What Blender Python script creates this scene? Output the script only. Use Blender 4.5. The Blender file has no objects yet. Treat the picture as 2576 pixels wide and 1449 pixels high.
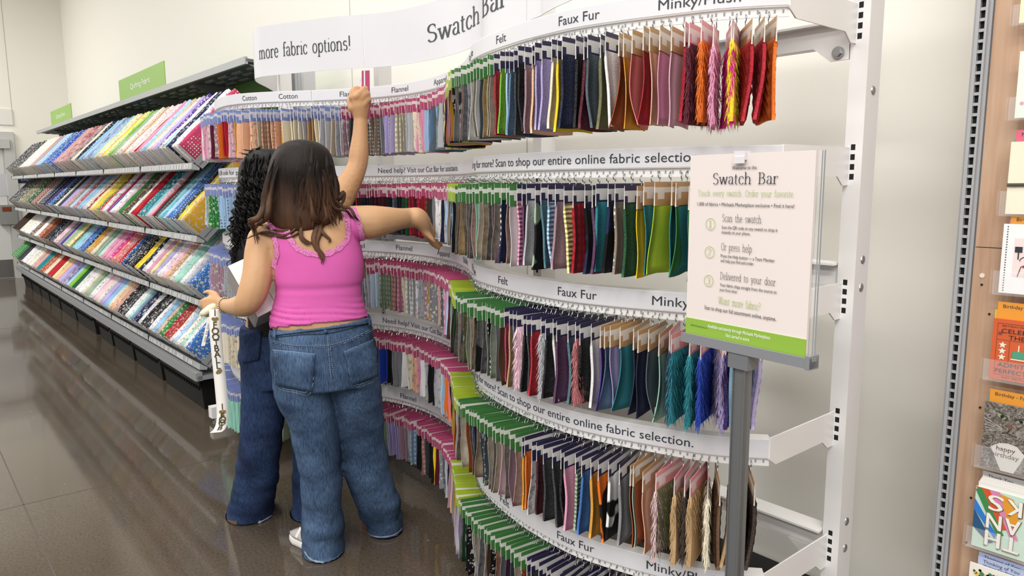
import bpy, bmesh, math, random
from mathutils import Vector, Matrix, noise
from mathutils.bvhtree import BVHTree
random.seed(7)
# ------------------------------------------------------------------ camera, world, light, exposure
SC = bpy.context.scene
COL = SC.collection
W, H, F = 2576.0, 1449.0, 1852.6
CX, CY = W / 2, H / 2
CAMZ = 1.45
R0 = Vector((0.646, 0.105, -0.756)); R1 = Vector((0.763, -0.096, 0.639)); R2 = Vector((-0.006, -0.99, -0.142))
def _orth():
    x = Vector((R0.x, R1.x, R2.x)).normalized()          # image right in world
    d = Vector((R0.z, R1.z, R2.z)).normalized()          # view direction
    d = (d - x * d.dot(x)).normalized()
    y = d.cross(x)                                       # image down
    return x, y, d
CR, CDN, CF = _orth()
CAMP = Vector((0, 0, CAMZ))
cam_data = bpy.data.cameras.new('camera'); cam = bpy.data.objects.new('camera', cam_data); COL.objects.link(cam)
cam_data.sensor_width = 36.0; cam_data.lens = 36.0 * F / W; cam_data.clip_start = 0.02
m = Matrix((CR, -CDN, -CF)).transposed().to_4x4(); m.translation = CAMP
cam.matrix_world = m
SC.camera = cam
SC.view_settings.view_transform = 'Standard'; SC.view_settings.look = 'None'
SC.view_settings.gamma = 1.0; SC.view_settings.use_curve_mapping = False
SC.view_settings.exposure = -0.17
world = bpy.data.worlds.new('store_ambient'); SC.world = world; world.use_nodes = True  # even ambient fill from all around, not a daylight source
bg = world.node_tree.nodes['Background']; bg.inputs[0].default_value = (1.0, 0.99, 0.975, 1); bg.inputs[1].default_value = 0.70
def area(name, loc, sx, sy, power, color=(1, 0.985, 0.955), rot=(0, 0, 0)):
    l = bpy.data.lights.new(name, 'AREA'); l.shape = 'RECTANGLE'; l.size = sx; l.size_y = sy; l.energy = power; l.color = color
    o = bpy.data.objects.new(name, l); COL.objects.link(o); o.location = loc; o.rotation_euler = rot
    return o
area('ceiling_or_fill_light', (-2.0, 0.9, 4.9), 9.0, 0.35, 150)
area('ceiling_or_fill_light', (-2.0, -1.6, 4.9), 12.0, 0.35, 250)
area('ceiling_or_fill_light', (-10.0, -1.0, 4.9), 6.0, 0.5, 150)
area('ceiling_or_fill_light', (-12.2, -1.5, 4.9), 1.8, 0.5, 185)  # added fill lamp that brightens the far left wall corner
area('ceiling_or_fill_light', (1.6, -1.3, 4.9), 2.6, 0.4, 130)  # added fill lamp that lifts the bare wall at the right
area('ceiling_or_fill_light', (1.5, -4.2, 4.9), 10.0, 0.5, 600)

# ------------------------------------------------------------------ helpers
def ray(px, py): return (CR * (px - CX) + CDN * (py - CY) + CF * F)
def proj(p):
    v = Vector(p) - CAMP; z = v.dot(CF)
    return CX + F * v.dot(CR) / z, CY + F * v.dot(CDN) / z, z
def onX(px, py, x): r = ray(px, py); return CAMP + r * (x / r.x)
def onY(px, py, y): r = ray(px, py); return CAMP + r * (y / r.y)
def onZ(px, py, z): r = ray(px, py); return CAMP + r * ((z - CAMZ) / r.z)
def lin(h):
    h = h.lstrip('#'); o = []
    for i in (0, 2, 4):
        c = int(h[i:i + 2], 16) / 255
        o.append(c / 12.92 if c <= 0.04045 else ((c + 0.055) / 1.055) ** 2.4)
    return tuple(o) + (1.0,)
MATS = {}
def mat(name, color='#cccccc', rough=0.6, metal=0.0, spec=0.5, bump=0.0, bscale=200.0, **kw):
    if name in MATS: return MATS[name]
    mt = bpy.data.materials.new(name); mt.use_nodes = True; MATS[name] = mt
    b = mt.node_tree.nodes['Principled BSDF']
    b.inputs['Base Color'].default_value = lin(color); b.inputs['Roughness'].default_value = rough
    b.inputs['Metallic'].default_value = metal; b.inputs['Specular IOR Level'].default_value = spec
    for k, v in kw.items(): b.inputs[k].default_value = v
    if bump: add_bump(mt, bump, bscale)
    return mt
def N(mt, t, **kw):
    n = mt.node_tree.nodes.new(t)
    for k, v in kw.items():
        if hasattr(n, k): setattr(n, k, v)
        else: n.inputs[k].default_value = v
    return n
def L(mt, a, b): mt.node_tree.links.new(a, b)
def bsdf(mt): return mt.node_tree.nodes['Principled BSDF']
def add_bump(mt, strength, scale, kind='ShaderNodeTexNoise', coord='Object', dist=0.002):
    tc = N(mt, 'ShaderNodeTexCoord'); nz = N(mt, kind); nz.inputs['Scale'].default_value = scale
    bp = N(mt, 'ShaderNodeBump'); bp.inputs['Strength'].default_value = strength; bp.inputs['Distance'].default_value = dist
    L(mt, tc.outputs[coord], nz.inputs['Vector']); L(mt, nz.outputs[0], bp.inputs['Height']); L(mt, bp.outputs['Normal'], bsdf(mt).inputs['Normal'])
    return bp
def ramp(mt, fac, stops, interp='LINEAR'):
    r = N(mt, 'ShaderNodeValToRGB'); r.color_ramp.interpolation = interp
    e = r.color_ramp.elements
    while len(e) < len(stops): e.new(0.5)
    for i, (p, c) in enumerate(stops):
        e[i].position = p; e[i].color = lin(c) if isinstance(c, str) else c
    L(mt, fac, r.inputs[0]); return r
def mixc(mt, fac, a, b, mode='MIX'):
    n = N(mt, 'ShaderNodeMix'); n.data_type = 'RGBA'; n.blend_type = mode
    for sock, v in ((n.inputs[0], fac), (n.inputs[6], a), (n.inputs[7], b)):
        if isinstance(v, (int, float)): sock.default_value = v
        elif isinstance(v, str): sock.default_value = lin(v)
        elif isinstance(v, tuple): sock.default_value = v
        else: L(mt, v, sock)
    return n.outputs[2]
class MB:
    """collects geometry for ONE mesh object"""
    def __init__(s): s.v = []; s.f = []; s.mi = []; s.uv = {}; s.col = []; s.cur = None
    def face(s, idx, mi=0, uv=None):
        s.f.append(idx); s.mi.append(mi)
        if uv: s.uv[len(s.f) - 1] = uv
        s.col.append(s.cur)
    def quad(s, a, b, c, d, mi=0, uv=None):
        n = len(s.v); s.v += [tuple(a), tuple(b), tuple(c), tuple(d)]; s.face((n, n + 1, n + 2, n + 3), mi, uv)
    def poly(s, pts, mi=0):
        n = len(s.v); s.v += [tuple(p) for p in pts]; s.face(tuple(range(n, n + len(pts))), mi)
    def box(s, lo, hi, mi=0, M=None):
        x0, y0, z0 = lo; x1, y1, z1 = hi
        p = [Vector(q) for q in ((x0, y0, z0), (x1, y0, z0), (x1, y1, z0), (x0, y1, z0), (x0, y0, z1), (x1, y0, z1), (x1, y1, z1), (x0, y1, z1))]
        if M: p = [M @ q for q in p]
        n = len(s.v); s.v += [tuple(q) for q in p]
        for f in ((0, 3, 2, 1), (4, 5, 6, 7), (0, 1, 5, 4), (1, 2, 6, 5), (2, 3, 7, 6), (3, 0, 4, 7)): s.face(tuple(n + i for i in f), mi)
    def bar(s, a, b, w, h, up=(0, 0, 1), mi=0):
        a, b = Vector(a), Vector(b); d = (b - a); l = d.length; d.normalize(); u = Vector(up)
        sd = d.cross(u).normalized(); u = sd.cross(d)
        M = Matrix((d, sd, u)).transposed().to_4x4(); M.translation = a
        s.box((0, -w / 2, -h / 2), (l, w / 2, h / 2), mi, M)
    def prism(s, pts, off, mi=0):
        """extrude polygon pts (3D) by vector off"""
        off = Vector(off); k = len(pts); n = len(s.v); pts = [Vector(p) for p in pts]
        s.v += [tuple(p) for p in pts] + [tuple(p + off) for p in pts]
        s.face(tuple(range(n, n + k))[::-1], mi); s.face(tuple(range(n + k, n + 2 * k)), mi)
        for i in range(k): j = (i + 1) % k; s.face((n + i, n + j, n + k + j, n + k + i), mi)
    def rings(s, rings, caps=True, mi=0, closed=True):
        k = len(rings[0]); n = len(s.v)
        for r in rings: s.v += [tuple(p) for p in r]
        for i in range(len(rings) - 1):
            for j in range(k if closed else k - 1):
                a = n + i * k + j; b = n + i * k + (j + 1) % k
                s.face((a, b, b + k, a + k), mi)
        if caps and closed:
            s.face(tuple(n + j for j in range(k))[::-1], mi); s.face(tuple(n + (len(rings) - 1) * k + j for j in range(k)), mi)
    def tube(s, pts, r, seg=8, mi=0, caps=True):
        pts = [Vector(p) for p in pts]; rs = []
        rr = r if isinstance(r, (list, tuple)) else [r] * len(pts)
        prev = None
        for i, p in enumerate(pts):
            t = (pts[min(i + 1, len(pts) - 1)] - pts[max(i - 1, 0)]).normalized()
            if prev is None:
                u = t.orthogonal().normalized()
            else:
                u = (prev - t * prev.dot(t)); u = u.normalized() if u.length > 1e-6 else t.orthogonal().normalized()
            prev = u; w = t.cross(u)
            rs.append([p + (u * math.cos(a) + w * math.sin(a)) * rr[i] for a in [2 * math.pi * j / seg for j in range(seg)]])
        s.rings(rs, caps, mi)
    def ball(s, c, r, seg=10, rg=7, mi=0, axes=None):
        c = Vector(c); r = (r, r, r) if isinstance(r, (int, float)) else r
        ax = axes or (Vector((1, 0, 0)), Vector((0, 1, 0)), Vector((0, 0, 1)))
        rs = []
        for i in range(1, rg):
            th = math.pi * i / rg; z = -math.cos(th); q = math.sin(th)
            rs.append([c + ax[0] * (r[0] * q * math.cos(2 * math.pi * j / seg)) + ax[1] * (r[1] * q * math.sin(2 * math.pi * j / seg)) + ax[2] * (r[2] * z) for j in range(seg)])
        n = len(s.v); s.rings(rs, False, mi)
        b = len(s.v); s.v += [tuple(c - ax[2] * r[2]), tuple(c + ax[2] * r[2])]
        for j in range(seg):
            s.face((b, n + (j + 1) % seg, n + j), mi); t = n + (rg - 2) * seg; s.face((b + 1, t + j, t + (j + 1) % seg), mi)
    def cyl(s, c, r, h, seg=24, axis=(0, 0, 1), mi=0):
        c = Vector(c); s.tube([c, c + Vector(axis) * h], r, seg, mi)
    def mesh(s, name, mats, smooth=False):
        me = bpy.data.meshes.new(name); me.from_pydata(s.v, [], s.f)
        for m_ in (mats if isinstance(mats, (list, tuple)) else [mats]): me.materials.append(m_)
        me.polygons.foreach_set('material_index', s.mi)
        if s.uv:
            ul = me.uv_layers.new(name='UVMap')
            for pi, uvs in s.uv.items():
                ls = me.polygons[pi].loop_start
                for k, q in enumerate(uvs): ul.data[ls + k].uv = q
        if any(c is not None for c in s.col):
            ca = me.color_attributes.new('Col', 'FLOAT_COLOR', 'CORNER')
            for p in me.polygons:
                c = s.col[p.index] or (1, 1, 1, 1)
                for li in p.loop_indices: ca.data[li].color = c
        if smooth: me.polygons.foreach_set('use_smooth', [True] * len(me.polygons))
        me.update(); return me
    def build(s, name, mats, parent=None, smooth=False):
        return link(name, s.mesh(name, mats, smooth), parent)
def link(name, me, parent=None):
    o = bpy.data.objects.new(name, me); COL.objects.link(o)
    if parent is not None: o.parent = parent
    return o
def tag(o, label=None, cat=None, group=None, kind=None):
    if label: o['label'] = label
    if cat: o['category'] = cat
    if group: o['group'] = group
    if kind: o['kind'] = kind
    return o
def empty(name, loc=(0, 0, 0), label=None, cat=None, group=None):
    o = bpy.data.objects.new(name, None); COL.objects.link(o); o.location = loc; o.empty_display_size = 0.02
    return tag(o, label, cat, group)
def recenter(o, c):
    """move a mesh object's origin to world point c keeping geometry in place"""
    c = Vector(c); o.data.transform(Matrix.Translation(-c)); o.location = c; return o
def spline(pts, n=12):
    pts = [Vector(p) for p in pts]; out = []
    P = [pts[0] * 2 - pts[1]] + pts + [pts[-1] * 2 - pts[-2]]
    for i in range(1, len(P) - 2):
        a, b, c, d = P[i - 1:i + 3]
        for k in range(n):
            t = k / n
            out.append(0.5 * ((2 * b) + (c - a) * t + (2 * a - 5 * b + 4 * c - d) * t * t + (3 * b - a - 3 * c + d) * t ** 3))
    out.append(pts[-1]); return out
_TX = {}
def text_geo(body, size=1.0):
    """built-in sans lettering as (verts, faces, width)"""
    key = (body, size)
    if key in _TX: return _TX[key]
    cu = bpy.data.curves.new('lettering', 'FONT'); cu.body = body; cu.size = size; cu.resolution_u = 3
    ob = bpy.data.objects.new('lettering', cu); me = bpy.data.meshes.new_from_object(ob)
    v = [tuple(q.co)[:2] for q in me.vertices]; f = [tuple(p.vertices) for p in me.polygons]
    bpy.data.objects.remove(ob); bpy.data.curves.remove(cu); bpy.data.meshes.remove(me)
    x0 = min(q[0] for q in v) if v else 0; x1 = max(q[0] for q in v) if v else 0
    v = [(q[0] - x0, q[1]) for q in v]
    _TX[key] = (v, f, x1 - x0); return _TX[key]
# ---- a stroke-built serif face (thick stems, thin bows, slab feet)
def _arc(cx, cy, rx, ry, a0, a1, n=12): return [(cx + rx * math.cos(math.radians(a0 + (a1 - a0) * i / n)), cy + ry * math.sin(math.radians(a0 + (a1 - a0) * i / n))) for i in range(n + 1)]
_SERIF = {
 'a': (.46, [[(.08, .38)] + _arc(.21, .35, .14, .13, 150, 0) + [(.35, .07), (.40, .01), (.45, .03)], _arc(.2, .14, .14, .13, 80, 350, 14)], []),
 'b': (.54, [[(.11, .74), (.11, .02)], _arc(.29, .24, .18, .24, 165, -165, 18)], [(.08, .74, .1)]),
 'c': (.44, [_arc(.25, .24, .19, .24, 35, 325, 18)], [(.385, .37, .05)]),
 'd': (.54, [[(.43, .74), (.43, .02)], _arc(.25, .24, .18, .24, 15, 345, 18)], [(.40, .74, .1), (.46, .0, .1)]),
 'e': (.46, [[(.06, .26), (.41, .26)] + _arc(.235, .24, .175, .24, 5, 320, 18)], []),
 'f': (.32, [_arc(.25, .6, .12, .14, 40, 180, 8) + [(.13, .0)], [(.03, .45), (.28, .45)]], [(.13, 0, .2)]),
 'g': (.5, [_arc(.23, .30, .15, .17, 0, 360, 18), [(.34, .42), (.46, .47)], [(.15, .15), (.12, .08), (.2, .04)] + _arc(.23, -.08, .19, .11, 70, -260, 18)], []),
 'h': (.58, [[(.12, .74), (.12, 0)], [(.12, .32)] + _arc(.29, .31, .16, .16, 140, 0, 8) + [(.45, 0)]], [(.09, .74, .1), (.12, 0, .2), (.45, 0, .2)]),
 'i': (.26, [[(.13, .46), (.13, 0)], _arc(.13, .66, .025, .025, 0, 360, 8)], [(.1, .46, .1), (.13, 0, .22)]),
 'k': (.54, [[(.12, .74), (.12, 0)], [(.42, .46), (.14, .2)], [(.22, .27), (.46, 0)]], [(.12, 0, .2), (.45, 0, .16), (.4, .46, .16), (.09, .74, .1)]),
 'l': (.26, [[(.13, .74), (.13, 0)]], [(.1, .74, .1), (.13, 0, .22)]),
 'm': (.86, [[(.12, .46), (.12, 0)], [(.12, .32)] + _arc(.27, .31, .15, .16, 140, 0, 8) + [(.42, 0)], [(.42, .32)] + _arc(.58, .31, .15, .16, 140, 0, 8) + [(.73, 0)]], [(.09, .46, .1), (.12, 0, .2), (.42, 0, .2), (.73, 0, .2)]),
 'n': (.58, [[(.12, .46), (.12, 0)], [(.12, .32)] + _arc(.29, .31, .16, .16, 140, 0, 8) + [(.45, 0)]], [(.09, .46, .1), (.12, 0, .2), (.45, 0, .2)]),
 'o': (.5, [_arc(.25, .24, .19, .24, 0, 360, 24)], []),
 'p': (.54, [[(.11, .46), (.11, -.22)], _arc(.29, .24, .18, .24, 165, -165, 18)], [(.08, .46, .1), (.11, -.22, .2)]),
 'r': (.4, [[(.12, .46), (.12, 0)], [(.12, .3)] + _arc(.28, .33, .15, .13, 150, 50, 6)], [(.09, .46, .1), (.12, 0, .22), (.355, .42, .06)]),
 's': (.4, [_arc(.2, .35, .13, .12, 30, 250, 10)[:-1] + [(.2, .25)] + _arc(.2, .13, .14, .13, 70, -150, 10)], []),
 't': (.34, [[(.14, .6), (.14, .12)] + _arc(.24, .1, .1, .1, 180, 300, 6), [(.03, .45), (.29, .45)]], []),
 'u': (.56, [[(.11, .46), (.11, .16)] + _arc(.26, .16, .15, .16, 180, 330, 8), [(.44, .46), (.44, 0)]], [(.08, .46, .1), (.41, .46, .1), (.47, 0, .1)]),
 'v': (.5, [[(.06, .46), (.25, 0)], [(.25, 0), (.43, .46)]], [(.08, .46, .18), (.42, .46, .15)]),
 'w': (.74, [[(.06, .46), (.22, 0)], [(.22, 0), (.37, .44)], [(.37, .46), (.52, 0)], [(.52, 0), (.67, .46)]], [(.07, .46, .18), (.36, .46, .15), (.67, .46, .15)]),
 'y': (.5, [[(.06, .46), (.26, 0)], [(.43, .46), (.2, -.16), (.1, -.2)]], [(.08, .46, .18), (.42, .46, .15)]),
 'S': (.54, [_arc(.27, .53, .18, .17, 25, 250, 12)[:-1] + [(.27, .37)] + _arc(.27, .18, .2, .18, 72, -155, 14)], [(.44, .57, .03)]),
 'B': (.62, [[(.14, .7), (.14, 0)], [(.14, .68), (.3, .68)] + _arc(.3, .53, .16, .15, 90, -90, 10) + [(.14, .38)], [(.3, .38)] + _arc(.33, .2, .19, .18, 90, -90, 10) + [(.14, .02)]], [(.1, .7, .16), (.1, 0, .16)]),
 'T': (.6, [[(.3, .68), (.3, 0)], [(.05, .55), (.05, .68), (.55, .68), (.55, .55)]], [(.3, 0, .24)]),
 'O': (.7, [_arc(.35, .35, .28, .35, 0, 360, 28)], []),
 'D': (.68, [[(.14, .7), (.14, 0)], [(.14, .68), (.28, .68)] + _arc(.28, .35, .31, .33, 90, -90, 16) + [(.14, .02)]], [(.1, .7, .16), (.1, 0, .16)]),
 'W': (.92, [[(.06, .7), (.26, 0)], [(.26, 0), (.45, .68)], [(.45, .7), (.65, 0)], [(.65, 0), (.85, .7)]], [(.08, .7, .2), (.45, .7, .18), (.84, .7, .16)]),
 '1': (.4, [[(.1, .58), (.2, .68), (.2, 0)]], [(.2, 0, .24)]),
 '2': (.48, [_arc(.23, .52, .16, .17, 165, -30, 12) + [(.07, .02), (.42, .02)]], []),
 '3': (.48, [_arc(.22, .53, .15, .16, 150, -80, 12), _arc(.22, .19, .17, .19, 85, -155, 14)], []),
 '.': (.22, [_arc(.1, .03, .025, .025, 0, 360, 8)], []),
 '!': (.26, [[(.13, .72), (.13, .2)], _arc(.13, .03, .025, .025, 0, 360, 8)], []),
 '?': (.42, [_arc(.2, .55, .14, .15, 160, -60, 10) + [(.2, .32), (.2, .2)], _arc(.2, .03, .025, .025, 0, 360, 8)], []),
 ' ': (.46, [], []),
}
def serif_geo(body, thick=.078, thin=.032):
    v = []; f = []; x = 0
    for ch in body:
        adv, strokes, slabs = _SERIF[ch]
        for st in strokes:
            dot = len(st) == 9 and abs(st[0][0] - st[-1][0]) < 1e-6 and abs(st[0][1] - st[-1][1]) < 1e-6
            base = len(v); k = len(st)
            if dot:
                v += [(x + p[0] + (p[0] - st[4][0]) * .4, p[1]) for p in st[:-1]]; f.append(tuple(range(base, base + 8))); continue
            for i, p in enumerate(st):
                a = st[max(i - 1, 0)]; b = st[min(i + 1, k - 1)]
                if i == 0 and (st[0] == st[-1]): a = st[-2]
                if i == k - 1 and (st[0] == st[-1]): b = st[1]
                dx, dy = b[0] - a[0], b[1] - a[1]; l = math.hypot(dx, dy) or 1
                nx, ny = -dy / l, dx / l; w = (thin + (thick - thin) * abs(dy / l) ** 1.3) / 2
                v += [(x + p[0] + nx * w, p[1] + ny * w), (x + p[0] - nx * w, p[1] - ny * w)]
            for i in range(k - 1): f.append((base + 2 * i, base + 2 * i + 1, base + 2 * i + 3, base + 2 * i + 2))
        for sx, sy, sw in slabs:
            base = len(v); s2 = thin * .55 + .004
            yy = sy + (s2 if sy <= 0 else -s2)
            v += [(x + sx - sw / 2, yy - s2), (x + sx + sw / 2, yy - s2), (x + sx + sw / 2, yy + s2), (x + sx - sw / 2, yy + s2)]; f.append((base, base + 1, base + 2, base + 3))
        x += adv * 1.04
    return v, f, x
def lay(mb, geo, o, u, v, width=None, size=1.0, align='L', mi=0, maxlen=None):
    """lay lettering geometry on plane at o with axes u (reading direction), v (up)"""
    gv, gf, gw = geo; o, u, v = Vector(o), Vector(u).normalized(), Vector(v).normalized()
    sx = size if width is None else width / gw; sy = size
    off = {'L': 0, 'C': -gw * sx / 2, 'R': -gw * sx}[align]
    n = len(mb.v); mb.v += [tuple(o + u * (q[0] * sx + off) + v * (q[1] * sy)) for q in gv]
    for q in gf: mb.face(tuple(n + i for i in q), mi)
M_ = {}
WHITE = mat('white_powder_coat', '#e9e7e6', 0.35, bump=0.03, bscale=300)
WHITE2 = mat('white_sign_vinyl', '#d9d8dc', 0.45)
INK = mat('dark_print_ink', '#2b3036', 0.6)
INKSIGN = mat('charcoal_print_ink', '#3c4145', 0.6)
STEEL = mat('zinc_steel', '#b9bdc0', 0.25, metal=0.9)
GREYM = mat('grey_powder_coat', '#8f9193', 0.45, bump=0.05, bscale=400)
DGREY = mat('dark_grey_powder_coat', '#6a6d70', 0.5)
BLACKP = mat('black_plastic', '#151312', 0.6, spec=.25, bump=0.05, bscale=150)
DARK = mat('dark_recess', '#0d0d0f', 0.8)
# ------------------------------------------------------------------ room shell
def struct(o): o['kind'] = 'structure'; return o
WALL = mat('painted_wall', '#eeebe2', 0.75)
add_bump(WALL, 0.12, 160, dist=0.001)
YW = 2.42; XL = -13.9
FLOOR = mat('polished_concrete', '#6d6255', 0.14, spec=0.62)
def floor_nodes(mt):
    tc = N(mt, 'ShaderNodeTexCoord')
    n1 = N(mt, 'ShaderNodeTexNoise'); n1.inputs['Scale'].default_value = 1.3; n1.inputs['Detail'].default_value = 6
    n2 = N(mt, 'ShaderNodeTexNoise'); n2.inputs['Scale'].default_value = 90; n2.inputs['Detail'].default_value = 4
    vo = N(mt, 'ShaderNodeTexVoronoi'); vo.inputs['Scale'].default_value = 11; vo.inputs['Randomness'].default_value = 1
    n3 = N(mt, 'ShaderNodeTexNoise'); n3.inputs['Scale'].default_value = 1.1
    for n in (n1, n2, vo, n3): L(mt, tc.outputs['Object'], n.inputs['Vector'])
    r1 = ramp(mt, n1.outputs[0], [(0.3, '#453c32'), (0.7, '#554b40')])
    r2 = ramp(mt, n2.outputs[0], [(0.3, '#332c25'), (0.5, '#574d42'), (0.72, '#6b6053')])
    c = mixc(mt, 0.35, r1.outputs[0], r2.outputs[0])
    sp = ramp(mt, vo.outputs['Distance'], [(0.045, '#ffffff'), (0.075, '#000000')])
    msk = ramp(mt, n3.outputs[0], [(0.5, '#000000'), (0.66, '#ffffff')])
    f = N(mt, 'ShaderNodeMath'); f.operation = 'MULTIPLY'; L(mt, sp.outputs[0], f.inputs[0]); L(mt, msk.outputs[0], f.inputs[1])
    f2 = N(mt, 'ShaderNodeMath'); f2.operation = 'MULTIPLY'; L(mt, f.outputs[0], f2.inputs[0]); f2.inputs[1].default_value = 0.5
    c = mixc(mt, f2.outputs[0], c, '#a89b8b')
    L(mt, c, bsdf(mt).inputs['Base Color'])
    rr = ramp(mt, n1.outputs[0], [(0.3, (.05, .05, .05, 1)), (0.7, (.10, .10, .10, 1))]); L(mt, rr.outputs[0], bsdf(mt).inputs['Roughness'])
    bp = N(mt, 'ShaderNodeBump'); bp.inputs['Strength'].default_value = 0.05; bp.inputs['Distance'].default_value = 0.002
    n4 = N(mt, 'ShaderNodeTexNoise'); n4.inputs['Scale'].default_value = 7; L(mt, tc.outputs['Object'], n4.inputs['Vector'])
    L(mt, n4.outputs[0], bp.inputs['Height']); L(mt, bp.outputs[0], bsdf(mt).inputs['Normal'])
floor_nodes(FLOOR)
b = MB(); b.box((XL, -7, -0.1), (4, YW, 0)); struct(b.build('floor', FLOOR))
b = MB()
for (x, y0, y1) in ((-3.9, -7, YW), (-9.0, -7, YW)): b.box((x, y0, 0), (x + .006, y1, .0006))
b.box((XL, 0.35, 0), (4, 0.356, .0006)); struct(b.build('trim_1', mat('floor_saw_cut', '#4a4239', 0.6)))
b = MB(); b.box((XL, YW, 0), (4, YW + .1, 5.2)); struct(b.build('wall_back', WALL))
b = MB(); b.box((XL - .1, -7, 0), (XL, YW + .1, 5.2)); struct(b.build('wall_left', WALL))
b = MB(); b.box((XL, -7, 5.2), (4, YW, 5.3)); struct(b.build('ceiling', mat('ceiling_white', '#e6e4de', 0.8)))
SEAM = mat('wall_panel_joint', '#b9b6ae', 0.7)
for i, px in enumerate((1325, 880)):
    x = onY(px, 20, YW).x; b = MB(); b.box((x - .003, YW - .002, 0), (x + .003, YW, 5.2)); struct(b.build('trim_%d' % (i + 2), SEAM))
y = onX(14, 120, XL).y; b = MB(); b.box((XL, y - .004, 2.6), (XL + .002, y + .004, 5.2)); struct(b.build('trim_4', SEAM))
b = MB(); b.box((XL, -7, 2.585), (XL + .002, y + .004, 2.6)); struct(b.build('trim_5', SEAM))
# door in the left wall
DOORM = mat('door_paint', '#d3d3d0', 0.45)
yr = onX(33, 345, XL).y; zt = onX(20, 332, XL).z
dr = empty('door_1', (XL, yr, 0)); struct(dr)
def part(mb, name, mats, parent, **k):
    o = mb.build(name, mats, parent, **k)
    if parent is not None: o.matrix_parent_inverse = Matrix.Translation(-Vector(parent.location))
    return o
b = MB(); b.box((XL, yr - .14, 0), (XL + .05, yr, zt)); b.box((XL, yr - 1.3, zt - .14), (XL + .05, yr - .14, zt)); part(b, 'door_frame', mat('door_frame_paint', '#c3c3c0', .4), dr)
b = MB(); b.box((XL, yr - 1.2, .01), (XL + .02, yr - .16, zt - .16)); part(b, 'door_leaf', DOORM, dr)
b = MB(); b.box((XL + .02, yr - 1.18, .02), (XL + .026, yr - .17, .30)); part(b, 'kick_plate', mat('brushed_steel', '#8d8b88', .35, metal=.8), dr)
q = onX(20, 540, XL + .06)
b = MB(); b.box((XL + .02, q.y - .11, q.z - .15), (XL + .09, q.y + .12, q.z + .15)); b.box((XL + .02, q.y - .9, q.z - .05), (XL + .06, q.y - .11, q.z + .0)); part(b, 'push_bar', mat('grey_push_bar', '#8a8a88', .4), dr)
b = MB(); b.box((XL + .09, q.y - .07, q.z + .05), (XL + .093, q.y + .05, q.z + .12)); part(b, 'indicator_window', mat('amber_window', '#7a3a24', .3), dr)
q = onX(12, 362, XL + .05)
b = MB(); b.box((XL + .02, q.y - .5, q.z - .07), (XL + .08, q.y + .06, q.z + .07)); part(b, 'door_closer', mat('closer_grey', '#bcbcba', .35), dr)
q = onX(6, 465, XL + .03)
b = MB(); b.box((XL + .02, q.y - .3, q.z - .17), (XL + .024, q.y + .1, q.z + .17)); o = b.build('paper_notice', mat('notice_paper', '#c6c6ca', .4)); tag(o, 'pale paper notice taped on the grey door at the far left', 'notice')
q = onX(13, 294, XL)
b = MB(); b.box((XL, q.y - .09, q.z - .12), (XL + .02, q.y + .09, q.z + .12)); o = b.build('wall_plate', mat('wall_plate_white', '#e4e3dd', .4)); tag(o, 'square white plate on the wall above the door', 'wall plate')
q = onX(66, 451, XL)
r = empty('exit_sign', (XL, q.y, q.z), 'small navy exit sign on the wall under the far end of the top fabric shelf', 'sign')
b = MB(); b.box((XL, q.y - .13, q.z - .06), (XL + .012, q.y + .13, q.z + .06)); part(b, 'sign_plate', mat('navy_sign', '#1d2140', .4), r)
b = MB(); lay(b, text_geo('EXIT'), (XL + .0135, q.y, q.z - .025), (0, 1, 0), (0, 0, 1), .14, .07, 'C'); part(b, 'sign_lettering', mat('sign_grey_print', '#8f93a8', .5), r)

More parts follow.
